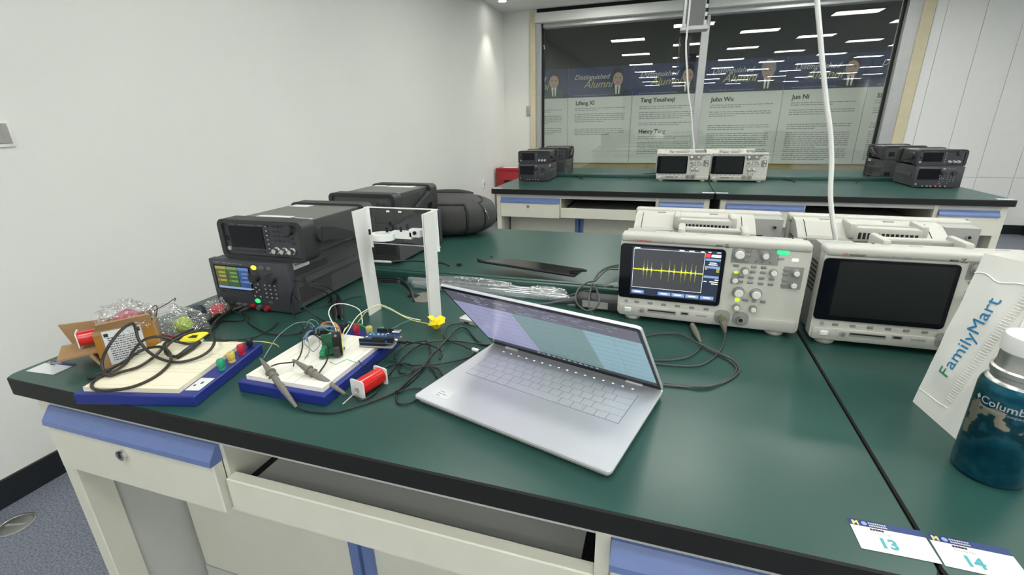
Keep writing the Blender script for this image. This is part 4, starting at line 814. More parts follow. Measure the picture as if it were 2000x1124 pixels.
# yellow tape wad at its right foot
M_YT = mat('yellow_tape', (0.80, 0.62, 0.01), 0.4, var=0.08, scale=90)
c = T(853, 634, .012); m = MB(); rn = random.Random(3)
for k in range(7):
    a = k*2*PI/7+.3; l = rn.uniform(.018, .027); w_ = .009; z = rn.uniform(-.008, .016); dx, dy = math.cos(a), math.sin(a); th = .0012
    v = []
    for (s, q, zz) in ((0, -1, 0), (1, -1, z), (1, 1, z+.003), (0, 1, .004)):
        v.append(Vector((dx*l*s-dy*w_*q, dy*l*s+dx*w_*q, zz)))
    m.add(v+[p_+Vector((0, 0, th)) for p_ in v], [(0, 3, 2, 1), (4, 5, 6, 7), (0, 1, 5, 4), (1, 2, 6, 5), (2, 3, 7, 6), (3, 0, 4, 7)], M_YT)
b_ = bmesh.new(); bmesh.ops.create_icosphere(b_, subdivisions=3, radius=.014)
for v in b_.verts: v.co *= 1+.45*noise.noise(v.co*130); v.co.z *= .85
m.bm(b_, M_YT); o = m.build('yellow_tape', smooth=False); o.location = (c.x, c.y, TZ+.016); tag(o, 'crumpled bright yellow tape at the foot of the acrylic stand', 'tape')
# ------------------------------------------------------------------ cardboard box with flaps
M_CARD = mat('brown_cardboard', (0.34, 0.205, 0.10), 0.8, var=0.08, scale=30); M_CTAPE = mat('amber_packing_tape', (0.36, 0.17, 0.025), 0.25, var=0.05)
b0 = T(143, 716); b1 = T(200, 722); ab = math.atan2(b1.y-b0.y, b1.x-b0.x)
bo = T(203, 722); BX = thing('cardboard_box', 'opened brown cardboard box with shipping label on the desk corner', 'box', (bo.x, bo.y, TZ), 0.93)
# local: x along the label side (to the back right), y to the left; the open end with flaps faces the front left
BL_, BD_, BH_ = 0.100, 0.085, 0.080; w_ = .0025
MB().box(0, BL_, 0, BD_, 0, w_, M_CARD).build('bottom', BX)
MB().box(0, BL_, 0, w_, w_, BH_, M_CARD).build('side', BX); MB().box(0, BL_, BD_-w_, BD_, w_, BH_, M_CARD).build('side', BX); MB().box(BL_-w_, BL_, w_, BD_-w_, w_, BH_, M_CARD).build('end', BX)
def flap(p, name='flap'):
    v = [Vector(q) for q in p]; n = (v[1]-v[0]).cross(v[2]-v[0]).normalized()*.0022
    MB().add([q-n for q in v]+[q+n for q in v], [(3, 2, 1, 0), (4, 5, 6, 7), (0, 1, 5, 4), (1, 2, 6, 5), (2, 3, 7, 6), (3, 0, 4, 7)], M_CARD).build(name, BX, smooth=False)
flap([(0, BD_-.003, .004), (0, BD_-.003, BH_), (-.062, BD_+.020, BH_-.002), (-.046, BD_+.016, .018)])
flap([(0, .010, .036), (0, BD_-.004, .036), (-.066, BD_+.008, .034), (-.066, .022, .030)])
flap([(0, .002, .004), (0, .030, .004), (-.012, .030, .034), (-.012, .002, .034)])
flap([(.004, .004, BH_), (BL_-.004, .004, BH_), (BL_-.006, -.003, BH_+.018), (.010, -.003, BH_+.016)])
MB().box(.014, .076, -.0006, 0, .006, BH_-.002, M_PAPER).build('shipping_label', BX)
l = MB(); rn = random.Random(5)
for k in range(11):
    x = .020; z = .062-k*.0048
    while x < .066: ww = rn.uniform(.001, .006); l.box(x, min(x+ww, .070), -.0009, -.0006, z, z+.0016, M_BLACKI); x += ww+.0012
l.box(.016, .023, -.0009, -.0006, .066, .073, M_BLACKI); l.box(.066, .074, -.0009, -.0006, .066, .075, M_BLACKI); l.build('label_print', BX)
MB().box(.078, .097, -.0005, 0, .002, BH_, M_CTAPE).build('packing_tape', BX); MB().box(-.0006, .030, .010, .05, -.0002+w_, w_+.0006, M_CTAPE).build('packing_tape', BX)
MB().box(0.0, .011, -.0005, 0, .030, .072, M_CTAPE).build('packing_tape', BX)
R_ = Matrix.Rotation(.93, 3, 'Z'); cp_ = bo+R_ @ Vector((-.030, .046, .0425)); ce = bo+R_ @ Vector((.03, .046, .0425))
k_ = coil('red coil with white end plates lying inside the cardboard box', cp_, ce, 0)
# ------------------------------------------------------------------ plastic bags of small parts
M_FILM = glassy('clear_plastic_film', (0.93, 0.93, 0.93), 0.16, 0.06, bump=1.0, bscale=55, white=0.03)
def crumple(name, c, s, label, cat, seed, amp=.28, f=26, m=None):
    b_ = bmesh.new(); bmesh.ops.create_icosphere(b_, subdivisions=5, radius=1)
    for v in b_.verts:
        d = v.co.copy(); n = noise.noise(Vector((d.x*2.1+seed, d.y*2.1, d.z*2.1)))*1.0+abs(noise.noise(Vector((d.x*5+seed, d.y*5, d.z*5+seed))))*.9
        r = 1+amp*n+.10*abs(noise.noise(d*11+Vector((seed, 0, 0))))-.05*noise.noise(d*23); v.co = Vector((d.x*s[0]*r, d.y*s[1]*r, max(d.z*s[2]*r, -s[2]*.98)))
    o = MB().bm(b_, m or M_FILM).build(name, smooth=False); o.location = (c[0], c[1], c[2]); return tag(o, label, cat)
def ball(c, r, m, label, seed):
    b_ = bmesh.new(); bmesh.ops.create_icosphere(b_, subdivisions=4, radius=r)
    for v in b_.verts: v.co *= 1+.10*noise.noise(v.co*90+Vector((seed, 0, 0)))+.06*math.sin(v.co.x*900+v.co.z*500)
    o = MB().bm(b_, m).build('wire_spool'); o.location = c; return tag(o, label, 'wire coil')
bc = bo+R_ @ Vector((.055, .046, .0)); 
crumple('plastic_bag', (bc.x-.004, bc.y, TZ+.078), (.052, .042, .036), 'crumpled clear plastic bag sticking out of the cardboard box', 'bag', 1.3)
M_PINK = mat('pink_wire_wrap', (0.45, 0.10, 0.15), 0.4, var=0.2, scale=60); M_LIME = mat('lime_wire_wrap', (0.42, 0.60, 0.05), 0.4, var=0.2, scale=80); M_NAVYW = mat('dark_wire_wrap', (0.03, 0.035, 0.055), 0.4, var=0.3, scale=60); M_REDW = mat('red_wire_wrap', (0.60, 0.05, 0.07), 0.3, var=0.2, scale=60)
ball((bc.x+.002, bc.y, TZ+.076), .024, M_PINK, 'pink bundle inside the plastic bag of the cardboard box', 2)
q = T(345, 640, .018); crumple('plastic_bag', (q.x-.015, q.y+.005, TZ+.030), (.075, .048, .031), 'crumpled clear plastic bag lying between the box and the power supply', 'bag', 5.1)
q2 = T(358, 634, .022); ball(q2, .018, M_LIME, 'lime green bundle inside the plastic bag on the desk', 3)
q3 = T(385, 612, .022); ball(q3, .020, M_NAVYW, 'dark blue bundle inside the plastic bag on the desk', 4)
q4 = T(425, 606, .017); ball(q4, .0165, M_REDW, 'shiny red bundle in front of the power supply', 6)
crumple('plastic_bag', (q4.x-.004, q4.y+.002, TZ+.020), (.028, .024, .021), 'small clear plastic bag around the shiny red bundle', 'bag', 8.7)
# ------------------------------------------------------------------ yellow tag and leads around the first board
c2 = Q(60, 560, 4.495); c5 = Q(400, 570, 9.365); c4 = Q(720, 590, 5.354)
M_YTAG = mat('yellow_card', (0.72, 0.66, 0.03), 0.45)
p = [c2(1290, 490, .030), c2(1460, 480, .030), c2(1570, 405, .034), c2(1480, 395, .040), c2(1370, 420, .040)]
n = Vector((0, 0, .0008)); m = MB(); m.add([v-n for v in p]+[v+n for v in p], [(4, 3, 2, 1, 0), (5, 6, 7, 8, 9)]+[(i, (i+1) % 5, 5+(i+1) % 5, 5+i) for i in range(5)], M_YTAG)
o = m.build('yellow_tag', smooth=False); tag(o, 'yellow caution tag lying behind the first breadboard', 'tag')
pc = c2(1425, 440, .0365); pr = MB().box(-.008, .008, -.004, .004, 0, .0006, M_BLACKI).xf(Matrix.Translation(pc) @ Matrix.Rotation(.35, 4, 'Z') @ Matrix.Rotation(.25, 4, 'X')).build('printed_mark', o)
def clip_lead(name, pts, r, m, label): return cable(name, pts, r, m, label, 'cable', None, 7)
clip_lead('probe_cable', [c2(1290, 620, .034), c2(1200, 600, .034), c2(1185, 540, .04), c2(1260, 470, .05), c2(1400, 405, .055), c2(1550, 390, .055), c2(1612, 450, .05), c2(1590, 540, .042), c2(1480, 620, .036), c2(1300, 665, .033), c2(1150, 640, .036), c2(1030, 570, .05), c2(950, 470, .07), c2(925, 390, .085), c2(895, 325, .095), c2(810, 370, .095), c2(700, 500, .08), c2(630, 640, .055), c2(640, 750, .036), c2(690, 785, .034), c2(800, 750, .034), c2(950, 705, .034), c2(1080, 620, .036), c2(1150, 550, .04), c2(1190, 490, .04), c2(1300, 430, .03), c2(1480, 350, .022), c2(1650, 240, .015), c5(500, 260, .012)], .0028, M_CABLEB, 'thick black cable coiled in loops over the cream breadboard')
clip_lead('probe_cable', [c5(620, 230, .014), c2(1640, 290, .018), c2(1560, 420, .028), c2(1440, 500, .03), c2(1300, 490, .036), c2(1180, 450, .05), c2(1070, 445, .055), c2(980, 480, .055), c2(900, 570, .045), c2(840, 670, .035), c2(740, 740, .033), c2(600, 800, .032), c2(535, 860, .031), c2(570, 908, .031), c2(700, 915, .031), c2(900, 880, .031), c2(1080, 800, .031), c2(1200, 700, .033), c2(1232, 620, .037), c2(1190, 550, .042), c2(1110, 530, .042), c2(980, 560, .038), c2(850, 640, .033), c2(700, 730, .020), c2(560, 790, .006), c2(510, 800, .004)], .0028, M_CABLEB, 'thick black cable sweeping along the front edge of the cream breadboard')
o = thing('probe_plug', 'black cable plug lying on the cream breadboard', 'plug', (0, 0, 0)); a_, b_2 = c2(1280, 625, .034), c2(1480, 490, .036)
MB().axial(a_, b_2, [(0, .0025), (.25, .0038), (.30, .0052), (.70, .0060), (.78, .0048), (1, .0048)], M_CABLEB).build('body', o)
for k in range(4): MB().axial(a_, b_2, [(.04+k*.06, .0044), (.07+k*.06, .0044)], M_CABLEB, 12).build('relief_rib', o)
MB().axial(a_, b_2, [(1.0, .003), (1.18, .003)], M_STEEL, 10).build('tip', o)
for k, (dy, h) in enumerate(((0, .004), (14, .004), (26, .004), (8, .010))):
    clip_lead('test_lead', [c5(480+k*40, 250, .014), c2(1720, 215+dy, .012), c2(1560, 310+dy, h), c2(1380, 420+dy, h), c2(1250, 470+dy, h), c2(1080, 545+dy, h), c2(900, 610+dy*1.4, h), c2(760, 700+dy*1.2, h), c2(600, 780+dy*.6, h), c2(500, 800+dy*.3, h)], .0022, M_CABLE, 'black test lead in the flat bundle left of the first board, %s strand' % ('outermost', 'second', 'third', 'upper')[k])
o = thing('alligator_clip', 'red-sleeved alligator clip beside the yellow tag', 'clip', (0, 0, 0)); a_, b_2 = c2(1110, 425, .012), c2(1290, 455, .012)
MB().axial(a_, b_2, [(0, .004), (.35, .0045)], M_CABLE).build('jaw', o); MB().axial(a_, b_2, [(.35, .0046), (.9, .0062), (1, .003)], PC['r']).build('sleeve', o)
o = thing('alligator_clip', 'black alligator clips behind the first board', 'clip', (0, 0, 0)); a_, b_2 = c5(210, 940, .016), c5(600, 920, .022)
MB().axial(a_, b_2, [(0, .006), (.35, .007), (.55, .004)], M_CABLE).build('sleeve', o); MB().axial(a_, b_2, [(.55, .002), (.9, .002), (1, .003)], M_STEEL).build('jaw', o)
# loops of thin wire poking out behind the box
cable('bare_wire', [c2(1030, 215, .085), c2(1060, 190, .09), c2(1100, 165, .095), c2(1110, 200, .088), c2(1100, 270, .07)], .0010, M_CABLE, 'thin bent wire poking up behind the cardboard box', 'wire')
cable('bare_wire', [c2(1035, 240, .085), c2(1110, 200, .085), c2(1200, 150, .085), c2(1270, 103, .085), c2(1262, 130, .075)], .0010, M_CABLE, 'longer hooked wire leaning out above the plastic bag', 'wire')
# leads plugged into the power supply
def plug(p, d, m, label, L=.030):
    p = Vector(p); t = thing('banana_plug', label, 'plug', tuple(p)); d = Vector(d).normalized()*L; o = Vector((0, 0, 0))
    MB().axial(o, d, [(0, .0052), (.6, .0056), (.7, .004), (1, .003)], m).build('sleeve', t); MB().axial(d, d*1.05, [(0, .0022), (1, .0022)], M_STEEL, 8).build('pin', t); return p+d*1.05
PX = lambda x: Vector((-1.436+x, .417-.0112, TZ+.013))
e1 = plug(PX(.050), (-.35, -1, .05), M_CABLE, 'black plug in the leftmost terminal of the power supply'); e2 = plug(PX(.095), (-.3, -1, -.05), M_CABLE, 'black plug in a middle terminal of the power supply'); e3 = plug(PX(.121), (-.1, -1, 0), M_CABLE, 'third black plug in a middle terminal of the power supply')
cable('test_lead', [e2, c5(770, 430, .006), c5(800, 560, .003), c5(950, 670, .003), c5(1150, 760, .004), c5(1400, 790, .004), c5(1700, 770, .006), c5(1830, 690, .03), c6(300, 850, .04)], .0017, M_CABLE, 'black lead running from the power supply to the wire bundle')
cable('test_lead', [e3, c5(720, 500, .004), c5(560, 535, .003), c5(300, 540, .003), c5(210, 640, .004), c5(130, 720, .010), c2(1600, 400, .02)], .0018, M_CABLE, 'black lead running left from the power supply to the first board')
cable('test_lead', [c5(1340, 570, .003), c5(1200, 690, .003), c5(950, 810, .003), c5(700, 870, .004), c5(450, 890, .008), c5(240, 880, .012)], .0016, M_CABLE, 'black lead lying behind the first board on the desk')
cs = Q(400, 400, 4.887)
clip_lead('test_lead', [c5(1620, 420, .010), cs(825, 950, .03), cs(830, 850, .07), cs(860, 780, .09), cs(930, 745, .095), cs(1040, 790, .085), cs(1160, 840, .055), cs(1210, 900, .02), c6(760, 300, .006)], .0015, M_CABLE, 'black lead looping beside the power supply, inner one')
clip_lead('test_lead', [c6(330, 760, .03), c5(1640, 440, .02), cs(825, 740, .075), cs(920, 740, .095), cs(1120, 770, .085), cs(1220, 820, .05), cs(1290, 900, .012), c6(970, 260, .005)], .0014, M_CABLE, 'black lead looping beside the power supply, outer one')
clip_lead('test_lead', [cs(840, 850, .07), cs(930, 960, .035), cs(1050, 1060, .012), c6(600, 590, .008), c6(700, 640, .02)], .0015, M_CABLE, 'black lead crossing from the supply corner to the board')
clip_lead('test_lead', [c6(1390, 170, .003), c6(1200, 195, .003), c6(1040, 260, .003), c6(950, 330, .003), c6(700, 350, .003), c6(480, 400, .003), c6(250, 460, .003)], .0013, M_CABLE, 'thin black lead lying behind the second board')
for k, dx in enumerate((0, 120)):
    a_ = c6(820+dx, 180, .004); b_2 = c6(900+dx*.9, 560, .008); o = thing('binding_clip', 'dark boot of a lead behind the second board, %s' % ('left one', 'right one')[k], 'clip', (0, 0, 0))
    MB().axial(a_, b_2, [(0, .004), (.3, .007), (.85, .0075), (1, .004)], M_CABLE).build('boot', o); MB().axial(a_, b_2, [(1.0, .002), (1.1, .002)], M_STEEL).build('tip', o)
# ------------------------------------------------------------------ cables beside the laptop
hb = T(912, 634); t = thing('usb_adapter', 'small pale grey USB adapter behind the laptop hinge', 'adapter', (hb.x, hb.y, TZ), -0.25)
MB().rbox(-.024, .030, 0, .026, .0, .008, .002, M_KNOBS, 2).build('body', t); MB().rbox(-.024, .030, 0, .026, .008, .0125, .002, M_LAP, 2).build('cover', t); MB().box(-.008, .006, -.0006, .001, .002, .006, M_DARK).build('port', t)
def dc(pts, label, r=.0017, m=None): return cable('usb_cable', pts, r, m or M_CABLE, label, 'cable', None, 7)
h = .003
dc([c4(290, 395, .040), c4(430, 420, .03), c4(560, 440, .012), c4(640, 460, .004), c4(640, 560, h), c4(600, 660, h), c4(520, 760, h), c4(400, 870, h), c4(290, 940, h), c4(150, 1000, h), T(690, 797, h), T(650, 806, h), T(605, 804, h), PT1], 'black cable running from the board round the red coil to the left probe', .0018)
dc([PT2, T(690, 775, .006), T(705, 782, .003), T(730, 770, .003), c4(180, 800, h), c4(290, 660, h), c4(380, 560, .005), c4(520, 460, .006), c4(700, 410, .005), c4(900, 410, .004), c4(1080, 430, .004), c4(1250, 450, .004)], 'black cable running from the right probe behind the laptop', .0018)
dc([c4(280, 600, h), c4(290, 530, h), c4(380, 460, .005), c4(480, 425, .012), c4(600, 410, .012), c4(640, 450, .010), c4(730, 490, .006), c4(770, 540, h), c4(740, 600, h)], 'short black cable loop beside the microcontroller board')
dc([c4(290, 940, .007), c4(430, 810, .006), c4(560, 690, .007), c4(640, 580, .008), c4(720, 500, .010), c4(830, 380, .008), c4(900, 300, .007), c4(970, 265, .006), c4(1040, 290, .005), c4(1100, 370, h), c4(1170, 430, h), c4(1290, 450, h)], 'thick black cable running diagonally past the laptop corner', .0024)
dc([c4(970, 225, .006), c4(870, 235, .006), c4(800, 290, .006), c4(790, 360, .006), c4(850, 410, .010), c4(960, 450, .008), c4(1060, 495, .007), c4(1110, 505, .007)], 'black cable from the grey adapter to a white plug', .0018)
dc([c4(1110, 530, .004), c4(1040, 585, .004), c4(900, 620, .004), c4(700, 655, .006), c4(520, 665, .006), c4(430, 660, .006), c4(370, 645, .004), c4(320, 680, .003), c4(330, 740, .003), c4(420, 745, .004), c4(520, 700, .008), c4(620, 675, .010), c4(720, 700, .006), c4(770, 760, .003), c4(790, 800, .003)], 'black cable bunched in small loops left of the laptop')
dc([c4(180, 800, .006), c4(290, 790, .006), c4(420, 750, .009), c4(470, 690, .009), c4(410, 650, .008), c4(330, 650, .006), c4(230, 660, .004), c4(170, 690, .003)], 'black cable loop between the red coil and the laptop')
dc([c4(640, 690, .004), c4(690, 740, .003), c4(710, 790, .003)], 'short end of black cable under the laptop edge')
dc([c4(560, 905, .003), c4(430, 910, .004), c4(330, 935, .004), c4(290, 960, .003), c4(300, 1050, .003), c4(370, 1070, .003), c4(470, 1040, .003), c4(560, 990, .003)], 'black cable loop slipping under the front corner of the laptop')
o = thing('usb_plug', 'white cable plug at the left side of the laptop', 'plug', (0, 0, 0)); a_, b_2 = c4(1085, 495, .007), c4(1150, 515, .008)
MB().axial(a_, b_2, [(0, .003), (.1, .0042), (.9, .0042), (1, .0035)], M_PLATE).build('shell', o); MB().axial(a_, b_2, [(1, .0025), (1.1, .0025)], M_STEEL).build('contact', o)
o = thing('usb_plug', 'black USB plug in the microcontroller board', 'plug', (0, 0, 0)); a_, b_2 = T(776, 665, .047), T(800, 668, .040)
MB().axial(a_, b_2, [(0, .0058), (.7, .0058), (.75, .004), (1, .003)], M_CABLE).build('shell', o); MB().axial(a_, b_2, [(-.2, .003), (0, .003)], M_STEEL).build('contact', o)
# ------------------------------------------------------------------ scope probe leads right of the laptop
c7 = Q(1250, 560, 5.109)
o = thing('bnc_plug', 'grey probe connector plugged into the lit oscilloscope', 'plug', (0, 0, 0)); R1 = Matrix.Rotation(-.044, 3, 'Z')
a_ = Vector((-.396, .611, TZ))+R1 @ Vector((.231, -.017, .035)); b_2 = c7(850, 460, .010)
MB().axial(a_, a_+R1 @ Vector((0, -.012, 0)), [(0, .0085), (1, .0085)], mat('smoky_green_ring', (0.13, 0.17, 0.09), 0.35), 18).build('ring', o); MB().axial(a_+R1 @ Vector((0, -.010, 0)), b_2, [(0, .0075), (.35, .0075), (.75, .0045), (1, .003)], M_PROBE).build('boot', o)
cable('scope_lead', [b_2, c7(835, 560, .003), c7(800, 640, .003), c7(720, 720, .003), c7(600, 785, .003), c7(450, 795, .003), c7(300, 785, .003), c7(120, 765, .003), c7(30, 750, .003), Vector((-.36, 0.375, TZ+.003)), Vector((-.48, 0.415, TZ+.003)), Vector((-.58, 0.435, TZ+.003)), Vector((-.655, 0.418, TZ+.003))], .0017, M_CABLEG, 'dark lead from the lit oscilloscope to behind the laptop')
o = thing('bnc_plug', 'loose grey probe connector lying in front of the lit oscilloscope', 'plug', (0, 0, 0)); a_ = c7(520, 385, .008); b_2 = c7(605, 560, .005)
MB().axial(a_, b_2, [(0, .006), (.10, .0068), (.16, .0068)], M_STEEL, 16).build('ring', o); MB().axial(a_, b_2, [(.14, .0062), (.50, .0070), (.75, .0045), (1, .0026)], M_PROBE).build('boot', o)
cable('scope_lead', [b_2, c7(600, 610, .003), c7(540, 670, .003), c7(440, 715, .003), c7(280, 735, .003), c7(130, 735, .003), c7(40, 720, .003), Vector((-.36, 0.387, TZ+.003)), Vector((-.48, 0.427, TZ+.003)), Vector((-.58, 0.447, TZ+.003)), Vector((-.655, 0.430, TZ+.003))], .0017, M_CABLEG, 'dark lead from the loose connector to behind the laptop')
cable('scope_lead', [Vector((-.62, .470, TZ+.003)), Vector((-.50, .465, TZ+.003)), Vector((-.40, .450, TZ+.003)), c7(60, 492, .003), c7(200, 470, .003), c7(310, 465, .003), c7(420, 485, .004), c7(600, 575, .009), c7(800, 670, .009), c7(920, 730, .004), c7(975, 790, .003), c7(985, 850, .003), c7(900, 925, .003), c7(760, 985, .003), c7(600, 1010, .003), c7(420, 1000, .003), c7(260, 985, .003), c7(150, 970, .003)], .0019, M_CABLEG, 'dark lead sweeping in a wide loop right of the laptop, inner strand')
cable('scope_lead', [c7(600, 580, .004), c7(700, 640, .003), c7(830, 700, .003), c7(930, 770, .003), c7(960, 830, .003), c7(900, 905, .003), c7(740, 985, .005), c7(580, 1000, .006), c7(400, 985, .003), c7(240, 965, .003)], .0017, M_CABLEG, 'dark lead sweeping in a wide loop right of the laptop, outer strand')
# ------------------------------------------------------------------ along the raised strip
M_TUBE = glassy('clear_tube', (0.86, 0.90, 0.92), 0.10, 0.05, white=0.10)
def rod(name, y, x0, x1, r, label):
    t = thing(name, label, 'tube', (x0, y, TZ+r+.0006)); o = [(r*math.cos(2*PI*k/20), r*math.sin(2*PI*k/20)) for k in range(20)]; i_ = [(a*.86, b*.86) for a, b in o]
    MB().ring(o, i_, 'x', 0, x1-x0, M_TUBE).build('tube_wall', t); return t
rod('clear_tube', .712, -1.02, -.565, .0115, 'clear plastic tube against the raised strip, rear one')
rod('clear_tube', .684, -.99, -.535, .0115, 'clear plastic tube in front of the raised strip, front one')
crumple('plastic_wrap', (-.59, .690, TZ+.018), (.055, .016, .0165), 'crumpled clear wrap on the right end of the tubes', 'plastic wrap', 2.2)
crumple('plastic_wrap', (-.82, .707, TZ+.027), (.115, .013, .010), 'crumpled clear wrap along the top of the tubes', 'plastic wrap', 6.4)
t = thing('power_adapter', 'dark grey power adapter block beside the lit oscilloscope', 'adapter', (-.505, .668, TZ), -.06)
MB().rbox(0, .150, -.024, .024, 0, .034, .009, M_RUB, 3).build('body', t); MB().rbox(.02, .085, -.0245, -.0235, .008, .026, .0004, M_KNOBS, 1).build('rating_plate', t)
MB().axial((0, 0, .016), (-.055, -.012, .006), [(0, .011), (.4, .008), (1, .0035)], M_CABLEG).build('strain_relief', t)
cu = Q(960, 500, 7.407); ct = Q(720, 490, 7.492)
cable('power_cable', [Vector((-.558, .661, TZ+.006)), cu(820, 690, .004), cu(600, 710, .004), cu(450, 720, .004), cu(330, 690, .004)], .0030, M_CABLEG, 'grey power cord leaving the adapter towards the laptop lid')
cable('power_cable', [cu(880, 680, .004), cu(1080, 590, .012), cu(1250, 540, .018), cu(1450, 500, .022), cu(1640, 455, .026), cu(1760, 440, .028)], .0026, M_CABLEG, 'grey power cord crossing in front of the raised strip')
cable('power_cable', [cu(1830, 160, .02), cu(1700, 175, .03), cu(1580, 230, .04), cu(1490, 330, .045), cu(1440, 470, .04), cu(1410, 620, .042), cu(1420, 770, .040), cu(1500, 760, .042), cu(1560, 650, .045), cu(1530, 520, .045), cu(1480, 430, .045), cu(1460, 370, .04)], .0022, M_CABLEG, 'grey power cord tied in a bow in front of the adapter, inner loop')
cable('power_cable', [cu(1830, 200, .02), cu(1690, 200, .03), cu(1590, 270, .04), cu(1500, 360, .045), cu(1380, 390, .044), cu(1260, 480, .044), cu(1215, 600, .043), cu(1250, 710, .042), cu(1360, 790, .041), cu(1440, 780, .041), cu(1550, 700, .043), cu(1540, 540, .045)], .0022, M_CABLEG, 'grey power cord tied in a bow in front of the adapter, outer loop')
cable('power_cable', [cu(1440, 800, .012), cu(1480, 860, .004), cu(1530, 915, .004)], .0020, M_CABLEG, 'end of the grey cord hanging below the bow')
cable('power_cable', [cu(1840, 130, .03), cu(1750, 145, .03), cu(1620, 190, .036), cu(1540, 260, .036), cu(1540, 330, .033)], .0022, M_CABLEG, 'grey cord arching over the raised strip to the adapter')
o = thing('cord_label', 'white label flag on the cord beside the lit oscilloscope', 'label', (0, 0, 0)); q = cu(1740, 440, .020)
MB().rbox(-.016, .018, -.0007, .0007, -.008, .008, .0005, M_PAPER, 1).xf(Matrix.Translation(q) @ Matrix.Rotation(.15, 4, 'Z') @ Matrix.Rotation(-.35, 4, 'Y')).build('flag', o)
# cables at the left of the strip, grommet plate
for k, (dy, hh) in enumerate(((0, .02), (30, .016), (55, .012))):
    cable('instrument_cord', [ct(60, 395+dy*.8, .016), ct(200, 405+dy, hh), ct(400, 410+dy, hh+.006), ct(480, 430+dy, hh+.004), ct(580, 520+dy*.7, hh), ct(640, 640+dy*.5, .008), ct(665, 745, .002)], .0028, M_CABLE, 'black instrument cord curving down into the desk grommet, %s' % ('upper', 'middle', 'lower')[k])
gp = ct(760, 690); t = thing('grommet_plate', 'brownish round cable grommet behind the acrylic stand', 'grommet', (gp.x+.012, gp.y+.005, TZ))
MB().lathe([(.040, 0), (.040, .002), (.037, .003), (.033, .003), (.032, .0015), (0, .0015)], mat('taupe_plastic', (0.17, 0.15, 0.13), 0.45), 32).build('cover', t); MB().box(-.05, -.022, -.010, .010, .0016, .0034, M_DARK).build('slot', t)
cable('white_tipped_cord', [ct(320, 165, .034), ct(500, 150, .034), ct(760, 155, .034), ct(1000, 175, .034), ct(1100, 190, .033), ct(1180, 225, .030)], .0028, M_CABLE, 'black cord lying along the top of the raised strip')
o = thing('cord_end', 'white cable end beside the rear power supply', 'plug', (0, 0, 0)); MB().axial(ct(70, 155, .034), ct(330, 168, .034), [(0, .0042), (.7, .0042), (1, .0034)], M_PLATE).build('sleeve', o)
# dark sheet with bent tabs resting over the strip
M_BSH = mat('glossy_black_sheet', (0.008, 0.009, 0.010), 0.14)
p = [T(934, 512, .034), T(1122, 541, .034), T(1142, 527, .030), T(1000, 506, .030)]
n = Vector((0, 0, .002)); t = thing('black_sheet', 'glossy black sheet with bent tabs lying over the raised strip', 'panel', (0, 0, 0))
MB().add([v-n for v in p]+[v+n for v in p], [(3, 2, 1, 0), (4, 5, 6, 7), (0, 1, 5, 4), (1, 2, 6, 5), (2, 3, 7, 6), (3, 0, 4, 7)], M_BSH).build('sheet', t, smooth=False)
for a_, b_2 in ((T(932, 507, .042), T(948, 512, .036)), (T(1112, 529, .040), T(1146, 529, .040))): MB().tube([a_, a_.lerp(b_2, .5), b_2], .0035, M_DARK, 6).build('tab', t)
MB().tube([p[0]+Vector((0, 0, .002)), p[1]+Vector((0, 0, .002))], .004, M_DARK, 6).build('front_lip', t)
o = tag(MB().lathe([(.004, 0), (.004, .003), (.002, .004)], M_DARK, 12, T(960, 503, 0)).build('rubber_foot'), 'tiny black rubber foot on the rear desk', 'foot')
o = tag(MB().rbox(-.009, .009, -.005, .005, 0, .008, .003, M_DARK).xf(Matrix.Translation(T(897, 519, 0))).build('cord_clip'), 'small black cord clip behind the raised strip', 'clip')
# ------------------------------------------------------------------ number cards
M_NAVY = mat('card_navy', (0.010, 0.026, 0.14), 0.65, var=0.1); M_TEAL = mat('card_teal', (0.06, 0.34, 0.38), 0.5); M_NAVY2 = mat('card_faded_navy', (0.025, 0.05, 0.16), 0.65)
def card(num, loc, rz, label, W=.074, H=.044):
    t = thing('number_card', label, 'card', loc, rz, 'number cards stuck on the desk edges'); MB().box(0, W, 0, H, 0, .0004, M_PAPER).build('sheet', t)
    hd = MB().box(0, W*.52, H-.0095, H, .0004, .0006, M_NAVY).box(W*.52, W, H-.0095, H, .0004, .00055, M_NAVY2).build('header', t)
    l = MB(); z = .0008; X = (1, 0, 0); Y = (0, 1, 0)
    l.text('M', .0085, (.003, H-.0085, z), X, Y, M_GOLD, bold=.06); l.build('emblem', hd)
    l = MB(); l.lathe([(.0028, .0006), (.0028, .0008)], mat('emblem_blue', (0.25, 0.33, 0.55), 0.5), 14, (.0155, H-.0048, 0)); l.build('seal', hd)
    l = MB()
    for k in range(8): l.box(.020+k*.0023, .0216+k*.0023, H-.0042, H-.0022, .0006, .0008, M_BTNW); l.box(.020+k*.0023, .0218+k*.0023, H-.0078, H-.0058, .0006, .0008, M_BTNW)
    l.build('header_print', hd)
    l = MB()
    for k in range(5): l.box(.019+k*.0028, .0213+k*.0028, H-.0138, H-.0112, .0004, .0007, M_BLACKI)
    l.text('Circuits Lab', .0038, (.019, H-.0185, .0006), X, Y, M_GREYI)
    l.build('small_print', t)
    if num: MB().text(num, .019, (.021, .007, .0006), X, Y, M_TEAL, bold=.04).build('number', t)
    return t
k = TZ+.0004
card('13', (-.0705, .0275, k), .02, 'number card reading 13 beside the desk seam')
card('14', (.0055, .0275, k), -.01, 'number card reading 14 right of the desk seam')
q = T(64, 720); card('', (-1.508, .030, k), .08, 'number card beside the cardboard box on the desk corner')
card('', (-.076, YF+.028, k), 0, 'number card at the far bench seam, left one'); card('', (.004, YF+.028, k), 0, 'number card at the far bench seam, right one')
card('', (1.445, YF+.028, k), 0, 'number card on the right corner of the far bench'); card('', (-1.52, YF+.028, k), 0, 'number card on the left corner of the far bench')
